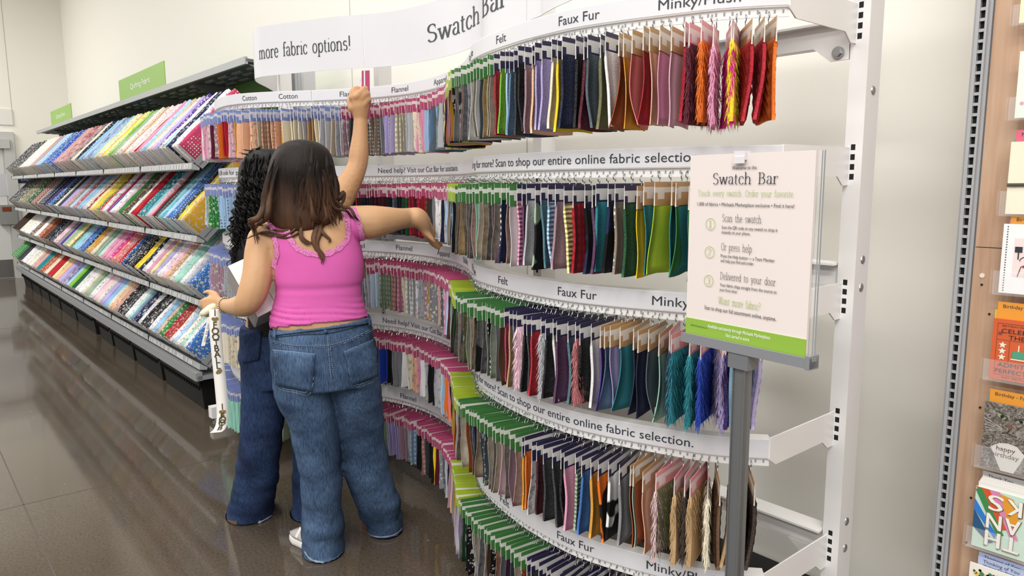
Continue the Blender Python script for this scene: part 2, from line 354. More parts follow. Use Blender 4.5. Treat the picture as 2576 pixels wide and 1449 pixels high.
# ------------------------------------------------------------------ quilting shelves (seven bays along the wall)
XE = -4.68; BAYW = 1.17; NB = 7; YB = 2.12
TH = math.radians(45); LA = Vector((0, math.cos(TH), math.sin(TH))); SA = Vector((0, -math.sin(TH), math.cos(TH)))
LIPS = [(1.437, 1.579), (1.437, 1.137), (1.44, 0.737), (1.405, 0.341)]   # front top edge of the four price rails (y, z)
GREENP = mat('green_back_panel', '#4f7f2c', 0.6)
LIPM = mat('clear_price_rail', '#a5a8aa', 0.3)
TAGW = mat('price_tag_paper', '#e3e3e3', .5)
def bay_meshes():
    P = {}
    b = MB(); b.box((-BAYW + .03, 0, .25), (-.03, .02, 2.2)); P['back_panel'] = (b, [GREENP])
    b = MB(); b.box((-.03, -.04, 0), (.03, .03, 2.24))
    for k in range(80): b.box((-.006, -.0415, .3 + k * .0254), (.006, -.039, .313 + k * .0254), 1)
    P['upright'] = (b, [GREYM, DARK])
    b = MB(); y0 = 1.385 - YB
    b.box((-BAYW, y0, .235), (0, 0, .262)); b.box((-BAYW, y0 - .012, .232), (0, y0 + .03, .285)); P['base_deck'] = (b, [GREYM])
    b = MB(); b.box((-.05, 1.56 - YB, 0), (-.01, 1.62 - YB, .235)); b.box((-.05, 1.6 - YB, .0), (-.01, 0, .06)); P['base_leg'] = (b, [GREYM])
    b = MB(); y0 = 1.80 - YB
    b.prism([(-BAYW, y0, 2.205), (-BAYW, 0, 2.19), (-BAYW, 0, 2.205), (-BAYW, y0, 2.225)], (BAYW, 0, 0)); b.box((-BAYW, y0 - .008, 2.19), (0, y0 + .012, 2.235), 1)
    for k in range(4):
        for r in range(3):
            x = -BAYW + .12 + k * .27; yy = y0 + .09 + .075 * r
            for t in (0, .012, .024): b.box((x, yy + t, 2.1875), (x + .17, yy + t + .005, 2.20), 2)
    P['top_shelf'] = (b, [mat('charcoal_shelf_steel', '#5c5f62', .5), mat('shelf_edge_grey', '#a3a6a8', .4), mat('shelf_slot_light', '#8b8e91', .5)])
    for x in (-.02,):
        b = MB(); b.prism([(x, -.02, 2.19), (x, -.30, 2.19), (x, -.05, 2.08), (x, -.02, 2.06)], (.012, 0, 0))
    P['shelf_bracket'] = (b, [mat('bracket_grey', '#77797b', .5)])
    for i, (y, z) in enumerate(LIPS):
        o = Vector((0, y + .038 - YB, z - .008)); L_ = .5
        b = MB(); n = SA * -.012
        b.prism([o + n * .2, o + n + LA * 0, o + n + LA * L_, o + n * .2 + LA * L_], (-BAYW, 0, 0))
        for x in (0, -BAYW + .004):       # slanted side brackets at both ends
            pp = [o + SA * .03 - LA * .01, o - SA * .035 - LA * .005, o - SA * .035 + LA * (L_ + .05), o + SA * .03 + LA * (L_ + .05)]
            b.prism([p + Vector((x, 0, 0)) for p in pp], (-.004, 0, 0))
        P['shelf%d' % i] = (b, [GREYM])
        b = MB(); yy = y - YB
        b.prism([(-BAYW + .004, yy, z), (-BAYW + .004, yy - .006, z - .038), (-BAYW + .004, yy + .04, z - .045), (-BAYW + .004, yy + .045, z - .03)], (BAYW - .008, 0, 0))
        b.box((-BAYW + .001, yy - .008, z - .041), (-BAYW + .006, yy, z + .001), 2)
        rnd = random.Random(i * 7 + 3); x = -BAYW + .03
        while x < -.06:
            if rnd.random() < .72: b.quad((x, yy - .0068, z - .034), (x + .017, yy - .0068, z - .034), (x + .017, yy - .002, z - .006), (x, yy - .002, z - .006), 1)
            x += .027
        P['rail%d' % i] = (b, [LIPM, TAGW, DARK])
    return {k: v[0].mesh(re_name(k), v[1]) for k, v in P.items()}
def re_name(k): return 'shelf' if k.startswith('shelf') and k[-1].isdigit() else 'price_rail' if k.startswith('rail') else k
BM_ = bay_meshes()
ORD = ['first', 'second', 'third', 'fourth', 'fifth', 'sixth', 'seventh', 'eighth', 'ninth', 'tenth']
def ordinal(n):
    return ORD[n] if n < 10 else '%d%s' % (n + 1, 'th' if 10 <= (n + 1) % 100 <= 20 else {1: 'st', 2: 'nd', 3: 'rd'}.get((n + 1) % 10, 'th'))
for k in range(NB):
    r = empty('shelving_bay', (XE - k * BAYW, YB, 0), 'grey steel shelving bay of slanted fabric shelves, %s' % ('beside the white swatch fixture' if k == 0 else ORD[k] + ' bay along from the white swatch fixture' if k < NB - 1 else 'at the far end by the grey door'), 'shelving', 'quilting fabric bays')
    for nm, me in BM_.items(): link(re_name(nm), me, r)
    if k == NB - 1:
        o = link('upright', BM_['upright'], r); o.location = (-BAYW, 0, 0)
# wide grey channel closing the right end of the bays
b = MB(); x = XE + .10
for t in (0, .045, .09): b.box((x + t, YB - .05, 0), (x + t + .035, YB + .03, 2.32))
b.box((x + .002, YB - .03, 0), (x + .121, YB + .02, 2.3))
o = b.build('end_upright', mat('light_grey_channel', '#bfc1c2', .4)); tag(o, 'light grey ribbed upright closing the near end of the fabric shelving', 'upright')
# green aisle signs standing on the top shelf
SIGNG = mat('green_sign_face', '#88b250', .5)
SIGNW = mat('white_sign_print', '#f4f6ee', .5)
for (xl, yt_l, yb_l, xr, yt_r, yb_r, lab) in ((302, 200, 256, 416, 150, 210, 'larger nearer green Quilting Fabric sign standing on the top shelf edge'), (130, 280, 318, 181, 256, 299, 'smaller farther green Quilting Fabric sign on the top shelf near the door')):
    y = 1.80; a = onY(xl, yb_l, y); bb = onY(xr, yb_r, y); t1 = onY(xl, yt_l, y); z0 = 2.225; z1 = z0 + (t1.z - a.z)
    r = empty('aisle_sign', ((a.x + bb.x) / 2, y, z0), lab, 'sign', 'green quilting signs')
    m1 = MB(); m1.box((a.x, y, z0), (bb.x, y + .006, z1)); part(m1, 'sign_board', SIGNG, r)
    m1 = MB(); w = (bb.x - a.x); lay(m1, text_geo('Quilting Fabric'), (a.x + w * .5, y - .0015, z0 + (z1 - z0) * .4), (1, 0, 0), (0, 0, 1), w * .44, (z1 - z0) * .34, 'C'); part(m1, 'sign_lettering', SIGNW, r)
    m1 = MB()
    for xx in (a.x + .03, bb.x - .03): m1.box((xx - .02, y - .004, z0 - .01), (xx + .02, y + .01, z0 + .012))
    part(m1, 'sign_clip', STEEL, r)
# black tubs under the deck
def tub(x0, x1, lab):
    r = empty('storage_tub', ((x0 + x1) / 2, 1.72, 0), lab, 'storage bin', 'black tubs under the deck')
    d = .012; y0, y1 = 1.44, 1.95; zt = .185
    m1 = MB(); tp = .03
    bot = [(x0 + tp, y0 + .02, .001), (x1 - tp, y0 + .02, .001), (x1 - tp, y1, .001), (x0 + tp, y1, .001)]
    top = [(x0 + d, y0, zt), (x1 - d, y0, zt), (x1 - d, y1, zt), (x0 + d, y1, zt)]
    inn = [(x0 + d + .004, y0 + .004, zt), (x1 - d - .004, y0 + .004, zt), (x1 - d - .004, y1 - .004, zt), (x0 + d + .004, y1 - .004, zt)]
    inb = [(p[0] * .98 + (x0 + x1) / 2 * .02, p[1], .02) for p in bot]
    m1.rings([bot, top, inn, inb]); part(m1, 'tub_body', BLACKP, r)
    m1 = MB(); m1.box((x0 + .004, y0 - .012, zt - .022), (x1 - .004, y0 + .006, zt + .012)); m1.box((x0 + .004, y0, zt - .022), (x0 + .016, y1, zt + .012)); m1.box((x1 - .016, y0, zt - .022), (x1 - .004, y1, zt + .012))
    n = int((x1 - x0) / .05)
    for i in range(n): m1.box((x0 + .02 + i * .05, y0 - .016, zt - .05), (x0 + .026 + i * .05, y0, zt - .02))
    part(m1, 'tub_rim', BLACKP, r)
TUBS = [(-5.70, -4.80), (-6.52, -5.74), (-7.27, -6.56), (-7.84, -7.31), (-8.93, -8.0), (-9.87, -8.97), (-10.6, -9.92), (-11.3, -10.64), (-12.05, -11.34), (-12.8, -12.09)]
for i, (a, c) in enumerate(TUBS): tub(a, c, 'black plastic tub on the floor under the deck, ' + ('nearest the white swatch fixture' if i == 0 else ORD[i] + ' from the white swatch fixture' if i < 9 else 'farthest, beside the grey door'))
# ------------------------------------------------------------------ fabric materials
def fabric(kind, src):
    """src 'obj' : colour of the object ; 'att' : colour of the painted corner attribute (merged heaps)"""
    name = 'fabric_%s_%s' % (kind, 'single' if src == 'obj' else 'heap')
    if name in MATS: return MATS[name]
    mt = mat(name, '#ffffff', 0.85, spec=0.25); bs = bsdf(mt)
    if src == 'obj':
        oi = N(mt, 'ShaderNodeObjectInfo'); base = oi.outputs['Color']
        rnd = N(mt, 'ShaderNodeMath'); rnd.operation = 'MULTIPLY'; rnd.inputs[1].default_value = 37.0; L(mt, oi.outputs['Random'], rnd.inputs[0]); rnd = rnd.outputs[0]
    else:
        at = N(mt, 'ShaderNodeAttribute'); at.attribute_name = 'Col'; base = at.outputs['Color']; rnd = None
    tc = N(mt, 'ShaderNodeTexCoord'); mp = N(mt, 'ShaderNodeMapping'); L(mt, tc.outputs['Object'], mp.inputs['Vector'])
    if rnd is not None:
        cb = N(mt, 'ShaderNodeCombineXYZ')
        for i in range(3): L(mt, rnd, cb.inputs[i])
        L(mt, cb.outputs[0], mp.inputs['Location'])
    V = mp.outputs[0]
    lum = N(mt, 'ShaderNodeRGBToBW'); L(mt, base, lum.inputs[0])
    acc = ramp(mt, lum.outputs[0], [(0.10, '#d5d1c9'), (0.32, '#f0eee8'), (0.42, '#6b6678'), (0.8, '#8f8894')])
    def vor(scale, rnd_=1.0, feat='F1'):
        v = N(mt, 'ShaderNodeTexVoronoi'); v.feature = feat; v.inputs['Scale'].default_value = scale; v.inputs['Randomness'].default_value = rnd_; L(mt, V, v.inputs['Vector']); return v
    def noi(scale, det=3):
        n = N(mt, 'ShaderNodeTexNoise'); n.inputs['Scale'].default_value = scale; n.inputs['Detail'].default_value = det; L(mt, V, n.inputs['Vector']); return n
    out = base
    if kind == 'floral':
        v = vor(42); r = ramp(mt, v.outputs['Distance'], [(0.30, '#ffffff'), (0.36, '#000000')])
        hv = N(mt, 'ShaderNodeHueSaturation'); hv.inputs['Saturation'].default_value = .7; hv.inputs['Value'].default_value = 1.0; L(mt, v.outputs['Color'], hv.inputs['Color'])
        fl = mixc(mt, 0.45, mixc(mt, 0.45, hv.outputs[0], base), acc.outputs[0])
        v2 = vor(85); r2 = ramp(mt, v2.outputs['Distance'], [(0.22, '#ffffff'), (0.27, '#000000')])
        c1 = mixc(mt, r.outputs[0], base, fl); out = mixc(mt, r2.outputs[0], c1, acc.outputs[0])
    elif kind == 'dots':
        v = vor(60, 0.15); r = ramp(mt, v.outputs['Distance'], [(0.28, '#ffffff'), (0.34, '#000000')]); out = mixc(mt, r.outputs[0], base, acc.outputs[0])
    elif kind == 'print':
        n = noi(55, 4); r = ramp(mt, n.outputs[0], [(0.56, '#000000'), (0.60, '#ffffff')]); v = vor(30); 
        fl = mixc(mt, 0.5, mixc(mt, 0.5, v.outputs['Color'], base), acc.outputs[0]); out = mixc(mt, r.outputs[0], base, fl)
    elif kind == 'batik':
        n = noi(22, 5); r = ramp(mt, n.outputs[0], [(0.3, '#000000'), (0.75, '#ffffff')]); d = mixc(mt, 0.55, base, '#ffffff'); e = mixc(mt, 0.35, base, '#101020'); out = mixc(mt, r.outputs[0], e, d)
    elif kind in ('plaid', 'stripe', 'weave', 'cable'):
        sc = {'plaid': 14, 'stripe': 30, 'weave': 160, 'cable': 26}[kind]
        outs = []
        for ax in ('Y', 'Z'):
            w = N(mt, 'ShaderNodeTexWave'); w.bands_direction = ax; w.inputs['Scale'].default_value = sc; L(mt, V, w.inputs['Vector'])
            if kind == 'cable': w.inputs['Distortion'].default_value = 3.0
            if kind == 'weave': w.inputs['Distortion'].default_value = 2.0; w.inputs['Detail Scale'].default_value = 3
            outs.append(w.outputs['Fac'] if 'Fac' in w.outputs else w.outputs[1])
        if kind == 'plaid':
            a1 = ramp(mt, outs[0], [(0.45, '#000000'), (0.5, '#ffffff')]); a2 = ramp(mt, outs[1], [(0.45, '#000000'), (0.5, '#ffffff')])
            d = mixc(mt, 0.6, base, '#141418'); c1 = mixc(mt, a1.outputs[0], base, d)
            f = N(mt, 'ShaderNodeMath'); f.operation = 'MULTIPLY'; f.inputs[1].default_value = .6; L(mt, a2.outputs[0], f.inputs[0]); out = mixc(mt, f.outputs[0], c1, d)
        elif kind == 'stripe':
            a1 = ramp(mt, outs[0], [(0.5, '#000000'), (0.56, '#ffffff')]); out = mixc(mt, a1.outputs[0], base, acc.outputs[0])
        elif kind == 'weave':
            n = noi(60, 4); mm = N(mt, 'ShaderNodeMath'); mm.operation = 'MULTIPLY'; L(mt, outs[1], mm.inputs[0]); L(mt, n.outputs[0], mm.inputs[1])
            r = ramp(mt, mm.outputs[0], [(0.1, '#000000'), (0.55, '#ffffff')]); d = mixc(mt, 0.5, base, '#15120f'); e = mixc(mt, 0.4, base, '#fff8ee'); out = mixc(mt, r.outputs[0], d, e)
        else:
            r = ramp(mt, outs[1], [(0.2, '#000000'), (0.7, '#ffffff')]); d = mixc(mt, 0.14, base, '#202030'); out = mixc(mt, r.outputs[0], d, base)
            bp = N(mt, 'ShaderNodeBump'); bp.inputs['Strength'].default_value = .6; bp.inputs['Distance'].default_value = .004; L(mt, outs[1], bp.inputs['Height']); L(mt, bp.outputs[0], bs.inputs['Normal'])
    elif kind == 'patch':
        n = noi(14, 1); r = ramp(mt, n.outputs[0], [(0.5, '#000000'), (0.53, '#ffffff')]); out = mixc(mt, r.outputs[0], base, '#0d0c0e')
    elif kind in ('fleece', 'fur', 'felt'):
        n = noi(500 if kind == 'felt' else 240, 3); d = mixc(mt, 0.14, base, '#000000'); e = mixc(mt, 0.04, base, '#ffffff'); r = ramp(mt, n.outputs[0], [(0.3, '#000000'), (0.7, '#ffffff')]); out = mixc(mt, r.outputs[0], d, e)
        bp = N(mt, 'ShaderNodeBump'); bp.inputs['Strength'].default_value = .35; bp.inputs['Distance'].default_value = .003; L(mt, n.outputs[0], bp.inputs['Height']); L(mt, bp.outputs[0], bs.inputs['Normal'])
        bs.inputs['Roughness'].default_value = .95
        bs.inputs['Specular IOR Level'].default_value = .1
    if out is base: L(mt, base, bs.inputs['Base Color'])
    else: L(mt, out, bs.inputs['Base Color'])
    return mt
PAL = {'black': '#1b1a1d', 'charcoal': '#3c3d42', 'grey': '#84858a', 'light grey': '#b7b8bd', 'white': '#e9e8e8', 'cream': '#e6dcc4', 'beige': '#cbbba4', 'tan': '#b5946a', 'brown': '#6b4c36', 'dark brown': '#3a2c25', 'taupe': '#8b7d70',
 'red': '#b01f2e', 'brick': '#a33a30', 'maroon': '#5a1a2c', 'burgundy': '#4a1423', 'rust': '#a8542c', 'orange': '#e2701f', 'peach': '#ecbd9d', 'coral': '#de7c78', 'mustard': '#d69a35', 'gold': '#c99a2c', 'yellow': '#f0d020', 'pale yellow': '#f0e3a0',
 'lime': '#a8c42c', 'green': '#2f7d3c', 'dark green': '#1f5131', 'bright green': '#7db83a', 'sage': '#9fb29a', 'olive': '#6c6a48', 'mint': '#a6dccb', 'teal': '#24808c', 'aqua': '#7fc4cf', 'dusty teal': '#4f7480', 'sky blue': '#92bfe0', 'light blue': '#a9c8e4', 'blue': '#3c6fb4', 'royal blue': '#2447b0', 'navy': '#1f2747', 'denim': '#5a7899', 'slate': '#56626c',
 'purple': '#5a3a9c', 'dark purple': '#34205e', 'lavender': '#b3a6d8', 'lilac': '#a99cc6', 'plum': '#5b3558', 'mauve': '#a68794', 'pink': '#e29ab8', 'light pink': '#ecc3d0', 'hot pink': '#d23a86', 'magenta': '#d8188c', 'raspberry': '#b23a5e', 'rose': '#b0696c', 'dusty rose': '#c99a92', 'pale blue': '#c4d3e4', 'ivory': '#efe8d8'}
# ------------------------------------------------------------------ bolts of quilting fabric
# colour runs along each shelf: photo column of the bolt's front corner, colour, pattern
RUNS = [
 '30 charcoal floral,72 ivory floral,85 dusty rose stripe,100 light blue print,118 blue floral,138 royal blue floral,152 dusty rose print,160 brick batik,172 red batik,185 maroon batik,198 cream solid,212 navy print,222 sky blue print,232 light blue solid,240 blue batik,252 sky blue floral,262 pale yellow floral,272 cream floral,280 yellow dots,288 pale yellow print,296 mint stripe,303 bright green dots,312 sage print,320 ivory floral,332 peach dots,342 ivory floral,350 coral stripe,358 light pink floral,366 ivory print,374 red solid,380 pink floral,388 light blue floral,397 sky blue print,404 peach floral,412 ivory floral,420 light pink print,428 lavender floral,436 purple floral,443 ivory print,450 aqua print,455 white floral,461 navy print,466 white floral,470 white print,474 pink floral,479 white print,483 white floral,487 light pink floral,492 raspberry dots',
 '30 charcoal floral,60 olive floral,72 dark green print,84 dusty rose plaid,95 maroon stripe,106 navy dots,118 dark purple dots,128 blue print,136 black print,146 white dots,155 charcoal solid,162 lavender solid,170 dusty rose print,178 taupe print,186 light blue solid,194 rose print,202 sky blue print,210 light blue print,218 ivory floral,228 red floral,236 pale yellow solid,243 yellow print,252 green floral,260 red dots,268 white print,276 raspberry solid,284 royal blue dots,292 white floral,300 light pink floral,308 green solid,315 cream print,322 brown print,330 charcoal print,338 ivory print,346 red solid,353 ivory floral,362 teal floral,372 teal print,380 aqua print,388 light pink print,394 red solid,400 charcoal plaid,408 grey plaid,416 aqua print,424 sky blue print,431 light blue print,438 blue print,445 blue dots,452 black print,459 charcoal print,464 yellow print,470 pale yellow print,476 gold print',
 '40 dark brown solid,60 ivory floral,72 white floral,82 brown floral,92 white solid,101 rust floral,110 rust plaid,119 charcoal plaid,127 navy print,135 charcoal print,144 light pink print,152 black stripe,160 purple solid,168 sage solid,176 pale yellow print,184 olive print,192 aqua solid,200 light blue print,208 blue print,216 navy print,224 gold print,232 mustard floral,240 cream floral,248 sage dots,256 mint print,262 light pink solid,270 pink print,278 pink solid,286 hot pink print,294 coral print,302 coral floral,310 red dots,318 blue print,326 navy print,334 charcoal floral,342 black floral,350 cream print,357 yellow print,364 navy print,371 light blue print,378 white floral,386 pink floral,394 pale yellow print,402 lavender print,410 lilac floral,417 white floral,424 light pink print,431 peach print,438 tan floral,445 white print,452 sage print,460 mint print,468 mint floral,476 white floral,484 light grey print,492 blue floral',
 '38 green dots,50 charcoal solid,60 white floral,74 ivory floral,86 dusty rose floral,96 teal solid,106 rust print,116 cream solid,124 red solid,134 pale yellow floral,142 peach solid,150 lavender solid,158 purple batik,170 light blue solid,178 bright green solid,185 dark green solid,192 white floral,200 white print,208 cream print,218 sage print,228 white floral,238 light pink solid,246 ivory floral,256 lavender solid,264 sky blue solid,272 cream print,280 peach print,288 dusty rose dots,296 black floral,308 charcoal floral,316 white print,324 mint print,330 sky blue stripe,338 navy print,346 ivory floral,352 white floral,359 black print,366 charcoal floral,373 light grey print,380 white floral,386 sky blue print,392 cream print,398 peach print,404 green print,411 dark green print,417 red print,423 brick print,429 white print,435 navy print,441 light blue print,447 ivory floral,453 white print,459 mint print,464 white floral,470 blue floral']
BOARD = mat('bolt_cardboard', '#d9d6cf', .75)
def bolt_geo(mb, w, h=.152, l=.5, mi=0):
    """rounded flat bolt: x thickness, y length, z height"""
    r = min(w * .45, .016); prof = []
    for (cx_, cz_, a0) in ((w / 2 - r, h - r, 0), (-w / 2 + r, h - r, 90), (-w / 2 + r, r, 180), (w / 2 - r, r, 270)):
        for k in range(4): a = math.radians(a0 + 30 * k); prof.append((cx_ + r * math.cos(a), cz_ + r * math.sin(a)))
    return prof, l
BOLTV = []
for w in (.026, .033, .040, .048, .058):
    b = MB(); prof, l = bolt_geo(b, w); rs = []
    for i in range(9):
        t = i / 8; rs.append([(p[0] + .0012 * math.sin(7 * t + p[1] * 60), l * t, p[1] + (.0025 * math.sin(11 * t + w * 900) if p[1] > .1 else 0)) for p in prof])
    b.rings(rs); wrap = b.mesh('fabric_wrap', fabric('solid', 'obj'), True)
    b = MB(); b.box((-w * .30, -.004, .006), (w * .12, .01, .146)); b.box((w * .2, -.0025, .004), (w * .3, .006, .148)); brd = b.mesh('bolt_board', BOARD)
    BOLTV.append((w, wrap, brd))
rb = random.Random(11)
SHN = ['top', 'second', 'third', 'bottom']
PATN = {'solid': 'plain', 'print': 'printed', 'floral': 'floral', 'dots': 'dotted', 'stripe': 'striped', 'batik': 'mottled', 'plaid': 'plaid'}
heap = {}
for si, (ly, lz) in enumerate(LIPS):
    run = []
    for e in RUNS[si].split(','):
        q = e.split(); run.append((float(q[0]), ' '.join(q[1:-1]), q[-1]))
    x = XE - .022; cnt = 0; pxn = proj((XE - .04, ly + .04 - .106, lz + .1))[0]; pmx = run[-1][0]; run = [(30 + (q[0] - 30) * (pxn - 30) / (pmx - 30), q[1], q[2]) for q in run]
    fb = Vector((0, ly + .040, lz - .004))
    xs_end = XE - NB * BAYW + .01
    while x > xs_end + .03:
        bw, wrap, brd = rb.choice(BOLTV); cx_ = x - bw / 2
        pos = Vector((cx_, fb.y + rb.uniform(-.008, .012), fb.z + rb.uniform(0, .004)))
        fx = proj(pos + SA * .15)[0]
        nm, pt = min(run, key=lambda q: abs(q[0] - fx))[1:]
        hexc = lin(PAL[nm]); j = rb.uniform(.88, 1.1); col = tuple(min(1, c * j) for c in hexc[:3]) + (1,)
        tilt = rb.uniform(-.012, .02)
        if cnt < 75:
            r = empty('fabric_bolt', pos, '%s %s fabric bolt, %s from the near end of the %s slanted shelf' % (nm, PATN[pt], ordinal(cnt), SHN[si]), 'fabric bolt', 'quilting bolts on the %s shelf' % SHN[si])
            r.rotation_euler = (TH + tilt, rb.uniform(-.01, .01), 0)
            o = link('fabric_wrap', wrap, r); o.material_slots[0].link = 'OBJECT'; o.material_slots[0].material = fabric(pt, 'obj'); o.color = col
            link('bolt_board', brd, r)
        else:
            hb = heap.setdefault(si, MB()); kinds = ['solid', 'print', 'floral', 'dots', 'stripe', 'batik', 'plaid']
            Mx = Matrix.Translation(pos) @ Matrix.Rotation(TH + tilt, 4, 'X'); prof, l = bolt_geo(hb, bw)
            hb.cur = col; hb.rings([[Mx @ Vector((p[0], t, p[1])) for p in prof] for t in (0, .16, .33, l)], True, kinds.index(pt))
            hb.cur = (1, 1, 1, 1); hb.box((-bw * .3, -.004, .006), (bw * .12, .01, .146), 7, Mx); hb.cur = None
        cnt += 1; x -= bw + .002
for si, hb in heap.items():
    o = hb.build('fabric_bolts', [fabric(k, 'att') for k in ('solid', 'print', 'floral', 'dots', 'stripe', 'batik', 'plaid')] + [BOARD], smooth=False)
    tag(o, 'run of many distant fabric bolts on the far part of the %s slanted shelf' % SHN[si], 'fabric bolts', 'quilting bolts on the %s shelf' % SHN[si], 'stuff')
# ------------------------------------------------------------------ white swatch fixture: posts, beams, three curved rails on five levels
YU = 1.94
UPX = [-0.915, -2.142, -3.342, -4.531]
UPN = ['rightmost white slotted post of the swatch fixture, beside the card rack', 'white slotted post behind the green and navy swatch cards', 'white slotted post behind the pink flannel swatch cards', 'leftmost white slotted post, next to the quilting fabric shelves']
LEV = [1.893, 1.533, 1.176, 0.819, 0.460]            # top of each sign rail
for i, (x, lab) in enumerate(zip(UPX, UPN)):
    r = empty('fixture_post', (x, YU, 0), lab, 'post', 'white posts of the swatch fixture')
    zt = 2.19
    m1 = MB(); w = .022
    m1.box((x - w, YU, 0), (x - .006, YU + .05, zt)); m1.box((x + .006, YU, 0), (x + w, YU + .05, zt)); m1.box((x - w, YU + .004, 0), (x + w, YU + .06, zt))
    m1.box((x + w, YU + .0, 0), (x + w + .003, YU + .075, zt))
    part(m1, 'post_channel', WHITE, r)
    m1 = MB()
    z = .08
    while z < zt - .02:
        near = any(lz - .095 < z < lz + .005 for lz in LEV)
        if near: m1.box((x - .006, YU + .001, z), (x + .006, YU + .0045, z + .015), 1)
        m1.box((x - .006, YU + .0, z + (.015 if near else 0)), (x + .006, YU + .004, z + .0254), 0); z += .0254
    part(m1, 'slot_strip', [WHITE, DARK], r)
    for z in (1.68, 1.24, 1.165, .50, .42): m1 = MB(); m1.ball((x + w + .003, YU + .04, z + .0), (.005, .012, .012), 12, 6); part(m1, 'bolt_head', STEEL, r)
    m1 = MB(); y1 = 1.40 if i in (0, 3) else 1.80
    m1.box((x - .03, y1, .03), (x + .03, YU + .02, .10)); part(m1, 'base_foot', WHITE, r)
    m1 = MB(); m1.cyl((x, y1 + .035, 0), .024, .012); m1.cyl((x, y1 + .035, .012), .012, .02); part(m1, 'levelling_glide', STEEL, r)
BEAMN = ['right', 'middle', 'left']
for k in range(3):
    x0, x1 = UPX[k + 1] + .03, UPX[k] - .025
    for z, hn in ((1.83, 'upper'), (1.20, 'middle'), (.44, 'lower')):
        r = empty('cross_beam', ((x0 + x1) / 2, YU + .03, z), 'white %s cross beam joining the two posts of the %s fixture bay' % (hn, BEAMN[k]), 'beam', 'white cross beams')
        m1 = MB(); m1.box((x0, YU + .01, z - .03), (x1, YU + .05, z + .03)); m1.box((x0, YU - .02, z + .024), (x1, YU + .01, z + .03)); part(m1, 'beam_channel', WHITE, r)
        for x, s in ((x0, 1), (x1, -1)):
            m1 = MB(); m1.prism([(x, YU + .0, z - .07), (x + s * .05, YU + .0, z - .07), (x + s * .10, YU, z - .03), (x, YU, z - .03)], (0, .006, 0)); part(m1, 'end_gusset', WHITE, r)
            m1 = MB(); m1.cyl((x + s * .028, YU - .012, z - .05), .011, .012, 6, (0, 1, 0)); m1.cyl((x + s * .028, YU - .006, z - .05), .016, .005, 16, (0, 1, 0)); part(m1, 'bolt_nut', STEEL, r)
CURVE = [(-4.535, 1.63), (-4.45, 1.555), (-4.3, 1.468), (-4.15, 1.413), (-3.97, 1.378), (-3.8, 1.378), (-3.65, 1.428), (-3.5, 1.525), (-3.39, 1.613), (-3.25, 1.705), (-3.1, 1.778), (-2.93, 1.822), (-2.75, 1.828), (-2.57, 1.80), (-2.42, 1.755), (-2.29, 1.70), (-2.19, 1.645), (-2.06, 1.565), (-1.97, 1.503), (-1.87, 1.464), (-1.78, 1.440), (-1.68, 1.420), (-1.6, 1.409), (-1.48, 1.403), (-1.39, 1.407), (-1.27, 1.435), (-1.16, 1.472), (-1.06, 1.510), (-0.985, 1.557), (-0.920, 1.612)]
PL = spline([(x, y, 0) for x, y in CURVE], 10)
SL = [0.0]
for a, c in zip(PL, PL[1:]): SL.append(SL[-1] + (c - a).length)
STOT = SL[-1]
def at_s(s):
    """point on the rail plan at arc length s: position, tangent (to the right), outward normal"""
    s = max(0, min(STOT - 1e-6, s)); lo, hi = 0, len(SL) - 1
    while hi - lo > 1:
        md = (lo + hi) // 2
        if SL[md] <= s: lo = md
        else: hi = md
    t = (s - SL[lo]) / (SL[hi] - SL[lo]); p = PL[lo].lerp(PL[hi], t)
    tg = (PL[min(hi + 1, len(PL) - 1)] - PL[max(lo - 1, 0)]).normalized()
    return p, tg, Vector((tg.y, -tg.x, 0))
def s_of_x(x):
    for i in range(len(PL) - 1):
        if PL[i].x <= x <= PL[i + 1].x: return SL[i] + (SL[i + 1] - SL[i]) * (x - PL[i].x) / (PL[i + 1].x - PL[i].x)
    return 0 if x < PL[0].x else STOT
def s_of_px(px, z, s0=0.0, s1=None):
    best = None; s = s0; s1 = STOT if s1 is None else s1
    while s <= s1:
        p, _, _ = at_s(s); d = abs(proj((p.x, p.y, z))[0] - px)
        if best is None or d < best[0]: best = (d, s)
        s += .004
    return best[1]
SJ = [0.0, s_of_x(-3.39), s_of_x(-2.035), STOT]      # joints between left, middle, right rail
LIPH = .050
def sweep(mb, prof, s0, s1, mi=0, step=.03, closed=False):
    n = max(2, int((s1 - s0) / step)); rs = []
    for i in range(n + 1):
        p, t, e = at_s(s0 + (s1 - s0) * i / n)
        rs.append([p + e * q[0] + Vector((0, 0, q[1])) for q in prof])
    mb.rings(rs, closed, mi, closed)
def bent_text(mb, body, s0, s1, z, size, off=.0022):
    gv, gf, gw = text_geo(body); k = (s1 - s0) / gw; n = len(mb.v)
    for q in gv:
        p, t, e = at_s(s0 + q[0] * k); mb.v.append(tuple(p + e * off + Vector((0, 0, z + q[1] * size))))
    for f in gf: mb.face(tuple(n + i for i in f))
Z5, Z3, Z1 = LEV[4] - .02, LEV[2] - .02, LEV[0] - .02
SR = s_of_x(-2.1)
def sp(px, z, right=True): return s_of_px(px, z, SR if right else s_of_x(-3.3), STOT if right else s_of_x(-2.0))
def sp1(px): return s_of_px(px, Z1, 0, s_of_x(-2.4))
WORDS = [('Cotton', sp1(552), sp1(571)), ('Cotton', sp1(611), sp1(646)), ('Cotton', sp1(701), sp1(749)), ('Flannel', sp1(855), sp1(905)),
         ('Flannel', sp1(986), sp1(1027)), ('Apparel', sp(1101, Z3, False), sp(1132, Z3, False)), ('Utility', sp(1166, Z3, False), sp(1178, Z3, False)),
         ('Fleece', sp(1185, Z3), sp(1198, Z3)), ('Felt', sp(1255, Z3), sp(1278, Z3)), ('Faux Fur', sp(1406, Z3), sp(1503, Z3)), ('Minky/Plush', sp(1628, Z5), sp(1812, Z5))]
Z4 = LEV[3] - .02
